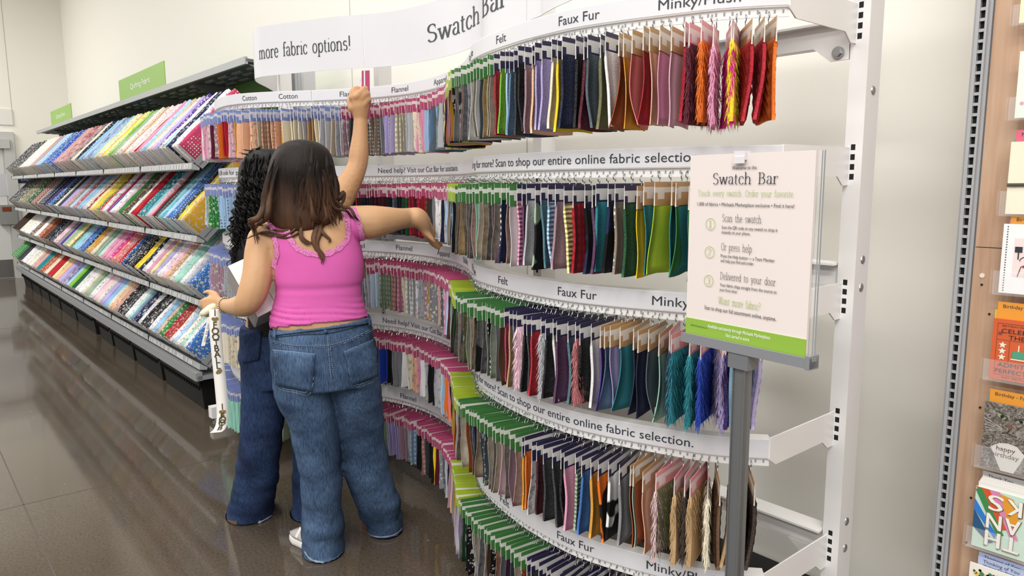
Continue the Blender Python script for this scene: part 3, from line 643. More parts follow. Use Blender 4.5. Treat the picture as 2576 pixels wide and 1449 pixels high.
LONG = [('Scan swatch QR code for pricing', s_of_px(548, LEV[1] - .02, .0, SJ[1]) - .14, s_of_px(640, LEV[1] - .02, 0, SJ[1])), ('Need help? Visit our Cut Bar for assistance.', s_of_px(952, LEV[1] - .02, SJ[1], SJ[2]), s_of_px(1153, LEV[1] - .02, SJ[1] + .3, SJ[2])), ('Looking for more? Scan to shop our entire online fabric selection.', sp(1196, Z4), sp(1743, Z4))]
LN = ['top', 'second', 'third', 'fourth', 'bottom']; BN = ['left bulging', 'middle inward curving', 'right bulging']
for li, z in enumerate(LEV):
    for k in range(3):
        s0, s1 = SJ[k] + .002, SJ[k + 1] - .002
        p, _, _ = at_s((s0 + s1) / 2)
        r = empty('sign_rail', (p.x, p.y, z), 'white curved sign rail, %s section on the %s level of the swatch fixture' % (BN[k], LN[li]), 'sign rail', 'curved rails of the swatch fixture')
        m1 = MB(); sweep(m1, [(-.036, 0), (-.036, -.006), (-.004, -.006), (-.004, -LIPH), (0, -LIPH), (0, 0)][::-1], s0, s1, 0, .03, True); part(m1, 'rail_lip', WHITE, r)
        m1 = MB(); sweep(m1, [(.0003, -LIPH + .002), (.0012, -LIPH + .002), (.0012, -.002), (.0003, -.002)], s0 + .004, s1 - .004, 0, .03, True); part(m1, 'sign_strip', WHITE2, r)
        m1 = MB(); sweep(m1, [(-.012, -LIPH), (-.012, -LIPH - .022), (-.008, -LIPH - .022), (-.008, -LIPH)], s0, s1, 0, .03, True)
        s = s0 + .01
        while s < s1 - .008:
            q, t, e = at_s(s); a = q + e * -.0075 + Vector((0, 0, z * 0 - LIPH - .006)); m1.quad(a - t * .0022 - Vector((0, 0, .008)), a + t * .0022 - Vector((0, 0, .008)), a + t * .0022, a - t * .0022, 1); s += .0188
        part(m1, 'hook_plate', [WHITE, mat('slot_grey', '#9a9a9a', .6)], r)
        for o in r.children: o.data.transform(Matrix.Translation((0, 0, z)))
        src = LONG if li in (1, 3) else WORDS
        for body, a, c in src:
            if s0 - .02 <= (a + c) / 2 <= s1 + .02: m1 = MB(); bent_text(m1, body, a, c, z - .036, .034); part(m1, 'rail_lettering', INK, r)
        # end arms back to the posts
        if k == 2:
            q, _, _ = at_s(STOT); x = UPX[0] - .012
            m1 = MB(); zz = z + .002
            m1.prism([(x, q.y - .002, zz), (x, q.y - .002, zz - .055), (x, q.y + .03, zz - .075), (x, YU - .06, zz - .075), (x, YU - .03, zz - .098), (x, YU + .004, zz - .098), (x, YU + .004, zz)], (.004, 0, 0)); part(m1, 'end_arm', WHITE, r)
        if k == 0:
            q, _, _ = at_s(0); x = UPX[3] + .0
            m1 = MB(); m1.prism([(x, q.y - .002, z), (x, q.y - .002, z - .07), (x, YU, z - .095), (x, YU, z)], (.004, 0, 0)); part(m1, 'end_arm', WHITE, r)
        if k == 1:
            for jx, s in ((UPX[2], SJ[1]), (UPX[1], SJ[2])):
                q, t, e = at_s(s); m1 = MB(); m1.bar((q.x, q.y + .035, z - .02), (jx, YU, z - .02), .004, .036); part(m1, 'support_arm', WHITE, r)
# ------------------------------------------------------------------ header sign above
HZ0, HZ1 = 1.985, 2.225
hp = [(-4.53, 1.93), (-4.33, 1.83), (-4.13, 1.70), (-3.97, 1.585), (-3.85, 1.525), (-3.74, 1.515), (-3.62, 1.555), (-3.5, 1.603), (-3.38, 1.655), (-3.26, 1.715), (-3.17, 1.775), (-3.04, 1.845), (-2.88, 1.885), (-2.7, 1.895), (-2.52, 1.875), (-2.34, 1.825), (-2.2, 1.755)]
for px, py in ((1347, 46), (1372, 33), (1400, 18), (1440, 0)):
    q = onZ(px, py, HZ0); hp.append((q.x, q.y))
qx, qy = hp[-1]
hp += [(qx + .2, qy - .06), (qx + .45, qy - .02), (qx + .7, qy + .12), (-0.93, 1.9)]
HP = spline([(x, y, 0) for x, y in hp if True], 8)
HS = [0.0]
for a, c in zip(HP, HP[1:]): HS.append(HS[-1] + (c - a).length)
def at_h(s):
    s = max(0, min(HS[-1] - 1e-6, s)); i = 0
    while HS[i + 1] < s: i += 1
    t = (s - HS[i]) / (HS[i + 1] - HS[i]); tg = (HP[min(i + 2, len(HP) - 1)] - HP[max(i - 1, 0)]).normalized()
    return HP[i].lerp(HP[i + 1], t), tg, Vector((tg.y, -tg.x, 0))
def h_of_px(px, z, lo, hi):
    best = None; s = lo
    while s < hi:
        p, _, _ = at_h(s); d = abs(proj((p.x, p.y, z))[0] - px)
        if best is None or d < best[0]: best = (d, s)
        s += .004
    return best[1]
hl = min(range(len(HP)), key=lambda i: proj((HP[i].x, HP[i].y, 2.1))[0] if HP[i].x > -4.2 and HP[i].x < -3.3 else 9e9)
H0 = HS[hl] + .01
HJ = h_of_px(915, 2.1, H0, HS[-1]); HJ2 = h_of_px(1326, 2.05, HJ, HJ + 1.9)
def hpanel(s0, s1, name, lab, texts):
    p, _, _ = at_h((s0 + s1) / 2); r = empty('header_sign', (p.x, p.y, HZ0), lab, 'sign', 'header sign panels')
    n = max(3, int((s1 - s0) / .03)); rs = []
    for i in range(n + 1):
        q, t, e = at_h(s0 + (s1 - s0) * i / n); rs.append([q + Vector((0, 0, HZ0)), q + e * .003 + Vector((0, 0, HZ0)), q + e * .003 + Vector((0, 0, HZ1)), q + Vector((0, 0, HZ1))])
    m1 = MB(); m1.rings(rs, True, 0, True); part(m1, 'sign_panel', WHITE2, r)
    m1 = MB()
    for body, a, c, z, size in texts:
        gv, gf, gw = serif_geo(body, .098, .038); k = (c - a) / gw; b0 = len(m1.v)
        for q in gv:
            pp, t, e = at_h(a + q[0] * k); m1.v.append(tuple(pp + e * .0045 + Vector((0, 0, z + q[1] * size))))
        for f in gf: m1.face(tuple(b0 + i for i in f))
    if m1.f: part(m1, 'sign_lettering', INKSIGN, r)
ha, hb_ = h_of_px(884, 2.1, H0, HJ), h_of_px(662, 2.08, H0, HJ)
hpanel(0.0, HJ - .002, 'l', 'curved white header sign on the left reading more fabric options', [('more fabric options!', hb_ - .03, ha, HZ0 + .085, .090)])
hc, hd = h_of_px(1075, 2.07, HJ, HJ2), h_of_px(1281, 2.07, HJ, HJ2)
hpanel(HJ + .002, HJ2 - .002, 'm', 'curved white header sign in the middle with the serif words Swatch Bar', [('Swatch Bar', hc, hd, HZ0 + .075, .104)])
hpanel(HJ2 + .002, HS[-1], 'r', 'blank curved white header sign on the right, mostly cut off by the photo top', [])
# ------------------------------------------------------------------ swatches
CARDC = {'tan': '#b08a5e', 'pink': '#d78f95', 'navy': '#25203f', 'green': '#3a6f38', 'lime': '#9aad2c', 'rose': '#ab466c', 'blue': '#7f8cc0'}
WORDC = {'tan': 'Felt', 'pink': 'Faux Fur', 'navy': 'Fleece', 'green': 'Utility', 'lime': 'Apparel', 'rose': 'Flannel', 'blue': 'Cotton'}
CW0, CW1 = -.066, .084                                 # swatch reach behind and in front of the hook
def card_mat(att):
    name = 'swatch_header_card' + ('_heap' if att else '')
    mt = mat(name, '#ffffff', .45)
    if att:
        at = N(mt, 'ShaderNodeAttribute'); at.attribute_name = 'Col'; base = at.outputs['Color']
    else: base = N(mt, 'ShaderNodeObjectInfo').outputs['Color']
    uv = N(mt, 'ShaderNodeUVMap'); sx = N(mt, 'ShaderNodeSeparateXYZ'); L(mt, uv.outputs[0], sx.inputs[0])
    def rng(sock, a, c):
        m1 = N(mt, 'ShaderNodeMath'); m1.operation = 'GREATER_THAN'; m1.inputs[1].default_value = a; L(mt, sock, m1.inputs[0])
        m2 = N(mt, 'ShaderNodeMath'); m2.operation = 'LESS_THAN'; m2.inputs[1].default_value = c; L(mt, sock, m2.inputs[0])
        m3 = N(mt, 'ShaderNodeMath'); m3.operation = 'MULTIPLY'; L(mt, m1.outputs[0], m3.inputs[0]); L(mt, m2.outputs[0], m3.inputs[1]); return m3.outputs[0]
    def mul(a, c):
        m3 = N(mt, 'ShaderNodeMath'); m3.operation = 'MULTIPLY'; L(mt, a, m3.inputs[0]); L(mt, c, m3.inputs[1]); return m3.outputs[0]
    band = rng(sx.outputs[1], .56, .79); sq = mul(rng(sx.outputs[1], .28, .66), rng(sx.outputs[0], .66, .90))
    mx = N(mt, 'ShaderNodeMath'); mx.operation = 'MAXIMUM'; L(mt, band, mx.inputs[0]); L(mt, sq, mx.inputs[1])
    fm = N(mt, 'ShaderNodeMath'); fm.operation = 'MULTIPLY'; fm.inputs[1].default_value = .8; L(mt, mx.outputs[0], fm.inputs[0])
    L(mt, mixc(mt, fm.outputs[0], base, '#dedbd7'), bsdf(mt).inputs['Base Color']); return mt
CARDM, CARDH = card_mat(False), card_mat(True)
PRINTW = mat('card_white_print', '#eceaf0', .5); PRINTD = mat('card_grey_print', '#7d7a80', .5)
HOOKM = mat('hook_wire', '#aab0b3', .22, metal=.85)
# local frame of a swatch: +Y outward from the rail, +X along the rail (to the right), Z up, origin at the hook slot
ZC = -.024                                              # top of card below the slot
def card_geo(mb, M=None, th=.0016, mi=0):
    M = M or Matrix.Identity(4)
    for sx_ in (1, -1):
        pts = [(sx_ * th, CW0, ZC - .056), (sx_ * th, CW1, ZC - .056), (sx_ * th * .4, CW1, ZC), (sx_ * th * .4, CW0, ZC)]
        uv = [(0, 0), (1, 0), (1, 1), (0, 1)]
        if sx_ < 0: pts.reverse(); uv.reverse()
        mb.quad(*[M @ Vector(p) for p in pts], mi, uv)
    for (y) in (CW0, CW1): mb.quad(*[M @ Vector(p) for p in ((-th, y, ZC - .056), (th, y, ZC - .056), (th * .4, y, ZC), (-th * .4, y, ZC))], mi, [(.7, .6)] * 4)
    mb.quad(*[M @ Vector(p) for p in ((-th * .4, CW0, ZC), (-th * .4, CW1, ZC), (th * .4, CW1, ZC), (th * .4, CW0, ZC))], mi, [(0, .95)] * 4)
def fab_geo(mb, seed, th, M=None, mi=0, nu=5, nv=9, curl=.006, ln=.178, dots=False):
    M = M or Matrix.Identity(4); rnd = random.Random(seed); ph = rnd.uniform(0, 6); am = rnd.uniform(.4, 1) * curl; bend = rnd.uniform(-1, 1) * curl * 1.6; sk = rnd.uniform(-.008, .008); tap = rnd.uniform(-.006, .006)
    fr = [[], []]
    for side in (0, 1):
        for j in range(nv + 1):
            v = j / nv; row = []
            for i in range(nu + 1):
                u = i / nu; y = CW0 + .002 + (CW1 - CW0 - .004) * u + sk * v + tap * v * (u - .5) * 2 + .0015 * math.sin(v * 9 + ph * 2) * (1 if u in (0, 1) else 0)
                x = am * math.sin(u * 2.6 + v * 3.2 + ph) * v ** .8 + bend * v * v * (u - .35)
                t = th * (.5 if (j == 0) else 1)
                if dots and side == 0 and 0 < i < nu and 0 < j < nv and (i + j) % 2: t += .005
                if dots and side == 1 and 0 < i < nu and 0 < j < nv and (i + j) % 2: t += .005
                row.append(M @ Vector((x + (t if side == 0 else -t), y, ZC - .045 - ln * v + .002 * math.sin(u * 5 + ph) * v)))
            fr[side].append(row)
    n = len(mb.v)
    for side in (0, 1):
        for row in fr[side]: mb.v += [tuple(p) for p in row]
    w = nu + 1; off = w * (nv + 1)
    for j in range(nv):
        for i in range(nu):
            a = n + j * w + i; mb.face((a, a + w, a + w + 1, a + 1), mi); c = a + off; mb.face((c, c + 1, c + w + 1, c + w), mi)
        for i in (0, nu):
            a = n + j * w + i; mb.face((a, a + off, a + off + w, a + w), mi)
    for i in range(nu):
        a = n + nv * w + i; mb.face((a, a + off, a + off + 1, a + 1), mi)
def fur_geo(mb, seed, n=900, base=.004):
    fab_geo(mb, seed, base); rnd = random.Random(seed)
    for k in range(n):
        y = rnd.uniform(CW0, CW1); v = rnd.random(); z = ZC - .045 - .17 * v; s = rnd.choice((-1, 1)); edge = rnd.random() < .25
        l = rnd.uniform(.014, .03)
        p = Vector((s * base * .8, y, z)); d = Vector((s * rnd.uniform(.15, .5), rnd.uniform(-.25, .25), -1)).normalized()
        if edge: p = Vector((rnd.uniform(-base, base), rnd.choice((CW0, CW1)), z)); d = Vector((rnd.uniform(-.3, .3), (.55 if p.y > 0 else -.55) + rnd.uniform(-.2, .2), -1)).normalized()
        wv = d.cross(Vector((0, 0, 1))).normalized() * .0011; q = p + d * l * .6 + Vector((s * .001, 0, 0)); e = p + d * l + Vector((0, 0, -.003))
        b0 = len(mb.v); mb.v += [tuple(p - wv), tuple(p + wv), tuple(q + wv * .7), tuple(q - wv * .7), tuple(e)]
        mb.face((b0, b0 + 1, b0 + 2, b0 + 3)); mb.face((b0 + 3, b0 + 2, b0 + 4))
def hook_pts(d=0):
    pts = [(0, -.012, .004), (0, -.002, .003)]
    for i in range(7): a = math.radians(70 - 32 * i); pts.append((0, -.001 + .0085 * math.cos(a), -.012 + .011 * math.sin(a)))
    pts += [(0, -.004, -.024), (0, -.002, -.034), (0, .002, -.044), (0, .006, -.048), (0, .009, -.044), (.0, .009, -.038)]
    return [(p[0], p[1], p[2] * .62) for p in pts]
b = MB(); b.tube([Vector(p) for p in hook_pts()], .0014, 5); HOOK = b.mesh('hook', HOOKM, True)
FV = {'plain': [], 'fur': [], 'minky': [], 'fleece': []}
for s in range(8):
    b = MB(); fab_geo(b, 100 + s, .0012, curl=.014); FV['plain'].append(b.mesh('fabric_piece', fabric('felt', 'obj'), True))
    b = MB(); fab_geo(b, 200 + s, .0038, curl=.012); FV['fleece'].append(b.mesh('fabric_piece', fabric('fleece', 'obj'), True))
for s in range(4):
    b = MB(); fur_geo(b, 300 + s); FV['fur'].append(b.mesh('fabric_piece', fabric('fur', 'obj'), False))
for s in range(3):
    b = MB(); fab_geo(b, 400 + s, .004, nu=9, nv=14, dots=True, curl=.012); FV['minky'].append(b.mesh('fabric_piece', fabric('fleece', 'obj'), True))
b = MB(); card_geo(b); CARDME = b.mesh('header_card', CARDM)
PRINTS = {}
for k, wd in WORDC.items():
    b = MB()
    lay(b, text_geo(wd), (.0026, CW0 + .035, ZC - .0215), (0, 1, 0), (0, 0, 1), None, .0088, 'L', 1)
    for i, t in enumerate(('Scan for more info.', 'Return to fixture.')): lay(b, text_geo(t), (.0034, CW1 - .006, ZC - .0475 - .0055 * i), (0, 1, 0), (0, 0, 1), None, .0052, 'R', 0)
    PRINTS[k] = b.mesh('card_print', [PRINTW, PRINTD])
TYP = {'m': ('minky', 'fleece', 'bumpy plush'), 'f': ('fur', 'fur', 'shaggy fur'), 't': ('plain', 'felt', 'felt'), 'l': ('fleece', 'fleece', 'fleece'), 'w': ('plain', 'weave', 'woven'), 'p': ('fleece', 'plaid', 'plaid'), 'd': ('fleece', 'dots', 'spotted'), 'k': ('fleece', 'cable', 'cable knit'), 'c': ('fleece', 'patch', 'patched'), 'o': ('plain', 'floral', 'patterned'), 'n': ('plain', 'print', 'speckled'), 's': ('plain', 'solid', 'plain')}
RIGHT = [
 # card : colour/type, from the right end of the rail towards the left
 'tan:orange m,red m,red m|pink:yellow f,magenta f,pink f,orange f,maroon f,red l|tan:light pink t,pink t,peach t,red t,coral t,mustard t,rust t|navy:white l,olive l,slate l,maroon l,black l,navy l,yellow l,cream l,lavender l,lavender l,peach l,mauve l,black l,charcoal l,denim l,light blue l,bright green l,red l|green:beige w,cream w,gold w,slate s,white s,beige w,white s,light grey n,navy w,dusty rose w,charcoal n,taupe w,grey s,black o|lime:mustard s,dark purple s,pink s,light pink s,lime s,coral s,mustard s,dark purple s,pink s,light pink s,lime s,coral s,mustard s,dark purple s',
 'tan:sage t,green t,lime t,teal t,yellow t,mint t,green t,teal t,green t,lime t,teal t,yellow t|navy:dark green l,taupe d,navy c,teal l,plum l,navy c,red p,pale yellow k,mauve l,light blue k,dusty teal l,sage c,light grey l,plum l,pink k|green:white s,dusty rose w,navy d,taupe w,mauve s,charcoal w,tan w,cream w,mint s,dusty rose o,slate w,taupe w,brown w,gold w,brown w,taupe s|lime:black s,light blue n,grey n,navy s,beige s,light grey s,pale blue s,black s,light blue n,grey n,navy s,beige s,light grey s,pale blue s',
 'tan:lilac m,mint m,sky blue m|pink:dark purple f,lilac f,royal blue f,teal f,teal f,teal f,navy f|tan:mint t,slate t,navy t,navy t,teal t,lavender t,denim t,purple t|navy:white l,black l,rose f,dusty teal l,plum l,white l,black l,light grey f,red l,charcoal l,black l,light pink f,denim l,tan l,raspberry l|green:brown s,grey s,sage w,black d,sage w,navy w,charcoal w,black s,tan w,beige w,sage w,olive n,brown w,slate s,beige w,charcoal w|lime:black s,green s,dark brown s,white s,aqua s,white s,black s,green s,dark brown s,white s,aqua s,white s,black s,green s',
 'tan:dark brown m,mauve m,tan m,brown m|pink:cream f,tan f,dark brown f,tan f,olive f,light pink f|tan:peach t,rust t,sage t|navy:grey l,white c,orange c,mustard l,blue l,sage k,pink l,black l,charcoal l,charcoal l,burgundy l,white n,orange l,mustard d|green:dusty rose w,mauve s,taupe w,light pink s,beige w,taupe w,beige w,slate o,slate o,tan w,navy s,denim w,brown w,rust s,cream w,cream w,brown w|lime:white s,white s,red s,yellow s,teal s,sky blue s,pink s,white s,white s,red s,yellow s,teal s,sky blue s,pink s',
 'tan:tan m,cream m|pink:brown f,cream f,tan f|tan:tan t,cream t,olive t,grey t|navy:black l,denim l,rose l,grey l,charcoal l,dark purple l,navy l,blue l,black l,slate l,grey l,black l,denim l,navy l,charcoal l,grey l|green:rust o,beige w,slate s,plum s,grey s,rust w,black o,brown s,white w,slate w,light grey w,beige w,white n,black o,charcoal n,dark green s,taupe w|lime:lavender s,white s,teal s,light pink s,yellow s,peach s,lavender s,white s,teal s,light pink s,yellow s,peach s,lavender s,white s']
rs_ = random.Random(5); NIND = 0
PITCH = .0232
def expand(txt):
    out = []
    for grp in txt.split('|'):
        cd, items = grp.split(':')
        for it in items.split(','): out.append((cd, ' '.join(it.split()[:-1]), it.split()[-1]))
    return out
USED = {}
def swatch_frame(s, z, jit):
    p, t, e = at_s(s); p = p + e * -.006
    yaw = math.atan2(e.y, e.x) - math.pi / 2 + jit
    return Matrix.Translation((p.x, p.y, z - LIPH - .012)) @ Matrix.Rotation(yaw, 4, 'Z')
HEAPK = ['felt', 'fleece', 'weave', 'plaid', 'dots', 'cable', 'patch', 'floral', 'print', 'solid']
HP_ = MB()
def heap_swatch(M, seed, cd, nm, ty):
    c = lin(PAL[nm]); j = rs_.uniform(.85, 1.1)
    HP_.cur = lin(CARDC[cd]); card_geo(HP_, M, mi=len(HEAPK))
    fk = TYP[ty][1]; fk = 'fleece' if fk == 'fur' else fk
    HP_.cur = tuple(min(1, q * j) for q in c[:3]) + (1,); fab_geo(HP_, seed, .0016, M, HEAPK.index(fk), 4, 6)
    HP_.cur = (1, 1, 1, 1); HP_.tube([M @ Vector(p) for p in hook_pts()[1::2]], .0014, 4, len(HEAPK) + 1, False); HP_.cur = None
SEND = [STOT - .05, STOT - .05, STOT - .05, STOT - .05, STOT - .05]
LASTS = []
for li, z in enumerate(LEV):
    s = SEND[li]; seq = expand(RIGHT[li])
    tot = (STOT - .05) - SJ[2] - .01; pit = tot / (len(seq) - 10)
    for i, (cd, nm, ty) in enumerate(seq):
        tan = i < 18
        jit = rs_.uniform(-.16, .16) if tan else rs_.uniform(-.075, .075)
        M = swatch_frame(s + rs_.uniform(-.006, .006), z + rs_.uniform(-.008, .003), jit)
        geo, fk, word = TYP[ty]
        if NIND < 300:
            lab = '%s %s swatch with %s card, %s from the right, %s rail' % (nm, word, cd, ordinal(i), LN[li])
            r = empty('fabric_swatch', M.translation, lab, 'fabric swatch', 'swatches on the %s rail' % LN[li]); r.rotation_euler = (0, 0, M.to_euler().z)
            link('hook', HOOK, r)
            o = link('header_card', CARDME, r); o.color = lin(CARDC[cd])
            link('card_print', PRINTS[cd], r)
            o = link('fabric_piece', rs_.choice(FV[geo]), r); o.material_slots[0].link = 'OBJECT'; o.material_slots[0].material = fabric(fk, 'obj')
            c = lin(PAL[nm]); j = rs_.uniform(.92, 1.06); o.color = tuple(min(1, q * j) for q in c[:3]) + (1,)
            NIND += 1
        else: heap_swatch(M, 1000 + i, cd, nm, ty)
        s -= pit
    LASTS.append(s)
# the many flannel, apparel and cotton swatches of the middle and left rails
MIDC = [
 'black s,pale yellow n,slate n,light grey s,dusty teal w,sky blue s,slate s,denim s,light blue s,pink s,pink s,cream n,light grey s,light grey s,cream p,cream p,lavender d,lavender d,grey d,taupe d,grey d,charcoal d,charcoal s,mauve n',
 'light blue n,light grey n,navy p,white n,white n,grey s,charcoal s,brown p,red p,maroon p,red p,dark green p,black p,slate p,black p,maroon p,burgundy p,charcoal p,red p,navy p',
 'maroon s,light blue s,pink s,mauve n,slate n,dusty rose n,grey o,grey o,tan n,mauve o,light grey n,white n,white p,cream n,pink p,dusty rose p,sage p,sage p,pale blue s,light grey n,grey n,taupe n',
 'black s,coral s,orange s,sky blue s,white s,light grey n,light grey n,black p,light grey n,white s,pink n,peach n,cream n,white s,grey s,black p,royal blue s,denim s,taupe s,cream n,light blue s',
 'peach s,mauve s,black p,light grey n,slate n,grey n,maroon s,yellow s,black p,charcoal s,dusty rose p,black p,light blue p,light grey s,grey n,mauve s,lilac s,lavender s,sage n,grey s,dusty rose s,rose s,pink n']
COTC = ['light grey n,beige s,light grey s,cream s,tan s,light grey s,cream s,cream s,mustard s,peach d,peach p,beige s,peach n,peach s,mustard s,light pink n,red s,orange s,mauve o,maroon s,white n,light pink n,pink n,light pink d,pink n,white s,light pink s,light pink n,pink n,light pink s,light pink n,white n,pink n,light pink d,light pink s,dusty rose s,pink n,light pink s',
        'light blue n,royal blue s,aqua d,light blue s,light blue d,green o,sage n,pale blue n,navy s,denim s', 'lilac s,lavender n,light grey n,mauve n,lilac n,light grey n', 'cream s,white s,cream n,ivory s,cream n,grey s', 'teal n,sage n,mint s,aqua n,white n']
for li, z in enumerate(LEV):
    s = LASTS[li]; k = 0; mids = MIDC[li].split(','); cots = COTC[li].split(',')
    s_rose_end = s_of_x(-3.22) + (.0 if li else 0)
    while s > .03:
        if s > s_rose_end:
            it = mids[min(len(mids) - 1, int((LASTS[li] - s) / (LASTS[li] - s_rose_end) * len(mids)))]; cd = 'rose'
        else:
            it = cots[min(len(cots) - 1, int((s_rose_end - s) / s_rose_end * len(cots)))]; cd = 'blue'
        q = it.split(); M = swatch_frame(s + rs_.uniform(-.006, .006), z + rs_.uniform(-.009, .004), rs_.gauss(0, .09))
        heap_swatch(M, 2000 + k + li * 300, cd, ' '.join(q[:-1]), q[-1]); k += 1; s -= .0232
o = HP_.build('fabric_swatches', [fabric(k, 'att') for k in HEAPK] + [CARDH, HOOKM], smooth=False)
tag(o, 'rows of many small fabric swatches under rose and periwinkle cards on the inner rails', 'fabric swatches', 'small swatches on the middle and left rails', 'stuff')

# low white kick panels at the floor under the inner rails
pa, pb, pc = onZ(968, 1142, 0), onZ(985, 1134, 0), onZ(1120, 1214, 0)
for a, c, lab in ((pa, pb, 'short white kick panel on the floor behind the right trouser leg'), (pb, pc, 'long white kick panel on the floor under the rose swatch cards')):
    m1 = MB(); m1.bar((a.x, a.y, .045), (c.x, c.y, .045), .012, .07); o = m1.build('kick_panel', WHITE); tag(o, lab, 'panel', 'white kick panels'); recenter(o, ((a.x + c.x) / 2, (a.y + c.y) / 2, .01))

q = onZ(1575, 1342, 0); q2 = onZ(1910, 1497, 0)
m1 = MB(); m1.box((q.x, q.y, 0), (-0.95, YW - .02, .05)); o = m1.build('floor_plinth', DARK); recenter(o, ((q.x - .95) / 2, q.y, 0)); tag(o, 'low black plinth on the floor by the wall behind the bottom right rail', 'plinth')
# ------------------------------------------------------------------ people
SKIN = mat('skin_warm', '#c59a73', .5, spec=.35); bsdf(SKIN).inputs['Subsurface Weight'].default_value = .12; bsdf(SKIN).inputs['Subsurface Radius'].default_value = (.02, .008, .004); bsdf(SKIN).inputs['Subsurface Scale'].default_value = .5
add_bump(SKIN, .06, 350)
SKIN2 = mat('skin_tan', '#bb8f68', .5, spec=.35); add_bump(SKIN2, .06, 350)
NAIL = mat('finger_nail', '#dcb7a2', .3)
def denim(name, dark, light):
    mt = mat(name, dark, .85, spec=.2); tc = N(mt, 'ShaderNodeTexCoord'); mp = N(mt, 'ShaderNodeMapping'); mp.inputs['Scale'].default_value = (1, 1, .16); L(mt, tc.outputs['Object'], mp.inputs['Vector'])
    n1 = N(mt, 'ShaderNodeTexNoise'); n1.inputs['Scale'].default_value = 260; n1.inputs['Detail'].default_value = 3; L(mt, mp.outputs[0], n1.inputs['Vector'])
    n2 = N(mt, 'ShaderNodeTexNoise'); n2.inputs['Scale'].default_value = 7; n2.inputs['Detail'].default_value = 3; L(mt, tc.outputs['Object'], n2.inputs['Vector'])
    f = N(mt, 'ShaderNodeMath'); f.operation = 'MULTIPLY'; L(mt, n1.outputs[0], f.inputs[0]); L(mt, n2.outputs[0], f.inputs[1])
    r = ramp(mt, f.outputs[0], [(.12, dark), (.42, light)]); L(mt, r.outputs[0], bsdf(mt).inputs['Base Color'])
    bp = N(mt, 'ShaderNodeBump'); bp.inputs['Strength'].default_value = .35; bp.inputs['Distance'].default_value = .002; L(mt, n1.outputs[0], bp.inputs['Height']); L(mt, bp.outputs[0], bsdf(mt).inputs['Normal']); return mt
DEN1 = denim('mid_blue_denim', '#27374f', '#566e8e'); DEN2 = denim('dark_blue_denim', '#151f38', '#33476c')
STITCH = mat('denim_stitch', '#7f8ea3', .8); STITCHD = mat('denim_seam_dark', '#1d2a3f', .9); FRAY = mat('frayed_denim_edge', '#8793a6', .9)
TANK = mat('pink_jersey', '#d25fa8', .75, spec=.2); add_bump(TANK, .08, 500)
LACE = mat('pink_lace', '#e58cbf', .8)
def lace_nodes(mt):
    tc = N(mt, 'ShaderNodeTexCoord'); v = N(mt, 'ShaderNodeTexVoronoi'); v.inputs['Scale'].default_value = 150; v.feature = 'DISTANCE_TO_EDGE'; L(mt, tc.outputs['Object'], v.inputs['Vector'])
    r = ramp(mt, v.outputs['Distance'], [(.03, '#97407a'), (.09, '#df82bb')]); L(mt, r.outputs[0], bsdf(mt).inputs['Base Color'])
lace_nodes(LACE)
class Figure:
    """helper: points and sizes on the vertical plane that holds a standing person"""
    def __init__(s, p0):
        s.p = Vector((p0[0], p0[1], 0)); d = Vector((p0[0], p0[1], 0)).normalized(); s.d = d; s.r = Vector((d.y, -d.x, 0))
    def P(s, px, py, off=0.0):
        q = ray(px, py); k = (s.p + s.d * off - Vector((CAMP.x, CAMP.y, 0))).dot(s.d) / q.dot(s.d); return CAMP + q * k
    def R(s, rpx, off=0.0): return rpx * ((s.p.length + off) / F) * 1.0
def remesh(mb, voxel, smooth, name, mats, parent, fac=.5):
    me = mb.mesh('tmp', []); o = bpy.data.objects.new('tmp', me); COL.objects.link(o)
    m1 = o.modifiers.new('r', 'REMESH'); m1.mode = 'VOXEL'; m1.voxel_size = voxel
    m2 = o.modifiers.new('s', 'SMOOTH'); m2.iterations = smooth; m2.factor = fac
    dg = bpy.context.evaluated_depsgraph_get(); me2 = bpy.data.meshes.new_from_object(o.evaluated_get(dg)); bpy.data.objects.remove(o); me2.name = name
    me2.materials.clear()
    for q in (mats if isinstance(mats, list) else [mats]): me2.materials.append(q)
    me2.polygons.foreach_set('use_smooth', [True] * len(me2.polygons))
    ob = link(name, me2, parent)
    if parent is not None: ob.matrix_parent_inverse = Matrix.Translation(-Vector(parent.location))
    return ob
def chain(mb, pts, k=.3):
    """limb: overlapping balls along points [(pos, radius)]"""
    for (a, ra), (c, rc) in zip(pts, pts[1:]):
        l = (c - a).length; n = max(1, int(l / (min(ra, rc) * k)))
        for i in range(n + 1): t = i / n; mb.ball(a.lerp(c, t), ra + (rc - ra) * t, 12, 8)
def smooth_pts(pts, n=5):
    v = spline([p for p, r in pts], n); rr = spline([Vector((r, 0, 0)) for p, r in pts], n); return [(a, q.x) for a, q in zip(v, rr)]
def slab(mb, fig, rows, seg=36, power=2.3):
    """torso or trouser tube from rows (py, pxl, pxr, depth half, off)"""
    rs = []
    for py, xl, xr, dp, off in rows:
        c = fig.P((xl + xr) / 2, py, off); hw = (fig.P(xr, py, off) - fig.P(xl, py, off)).length / 2; ring = []
        for j in range(seg):
            a = 2 * math.pi * j / seg; ca, sa = math.cos(a), math.sin(a)
            u = math.copysign(abs(ca) ** (2 / power), ca); w = math.copysign(abs(sa) ** (2 / power), sa)
            ring.append(c + fig.r * (hw * u) + fig.d * (dp * w))
        rs.append(ring)
    mb.rings(rs)
def dense(rows, n=5):
    P = [Vector(r[:3]) for r in rows]; Q = [Vector((r[3], r[4], 0)) for r in rows]
    return [(a.x, a.y, a.z, c.x, c.y) for a, c in zip(spline(P, n), spline(Q, n))]
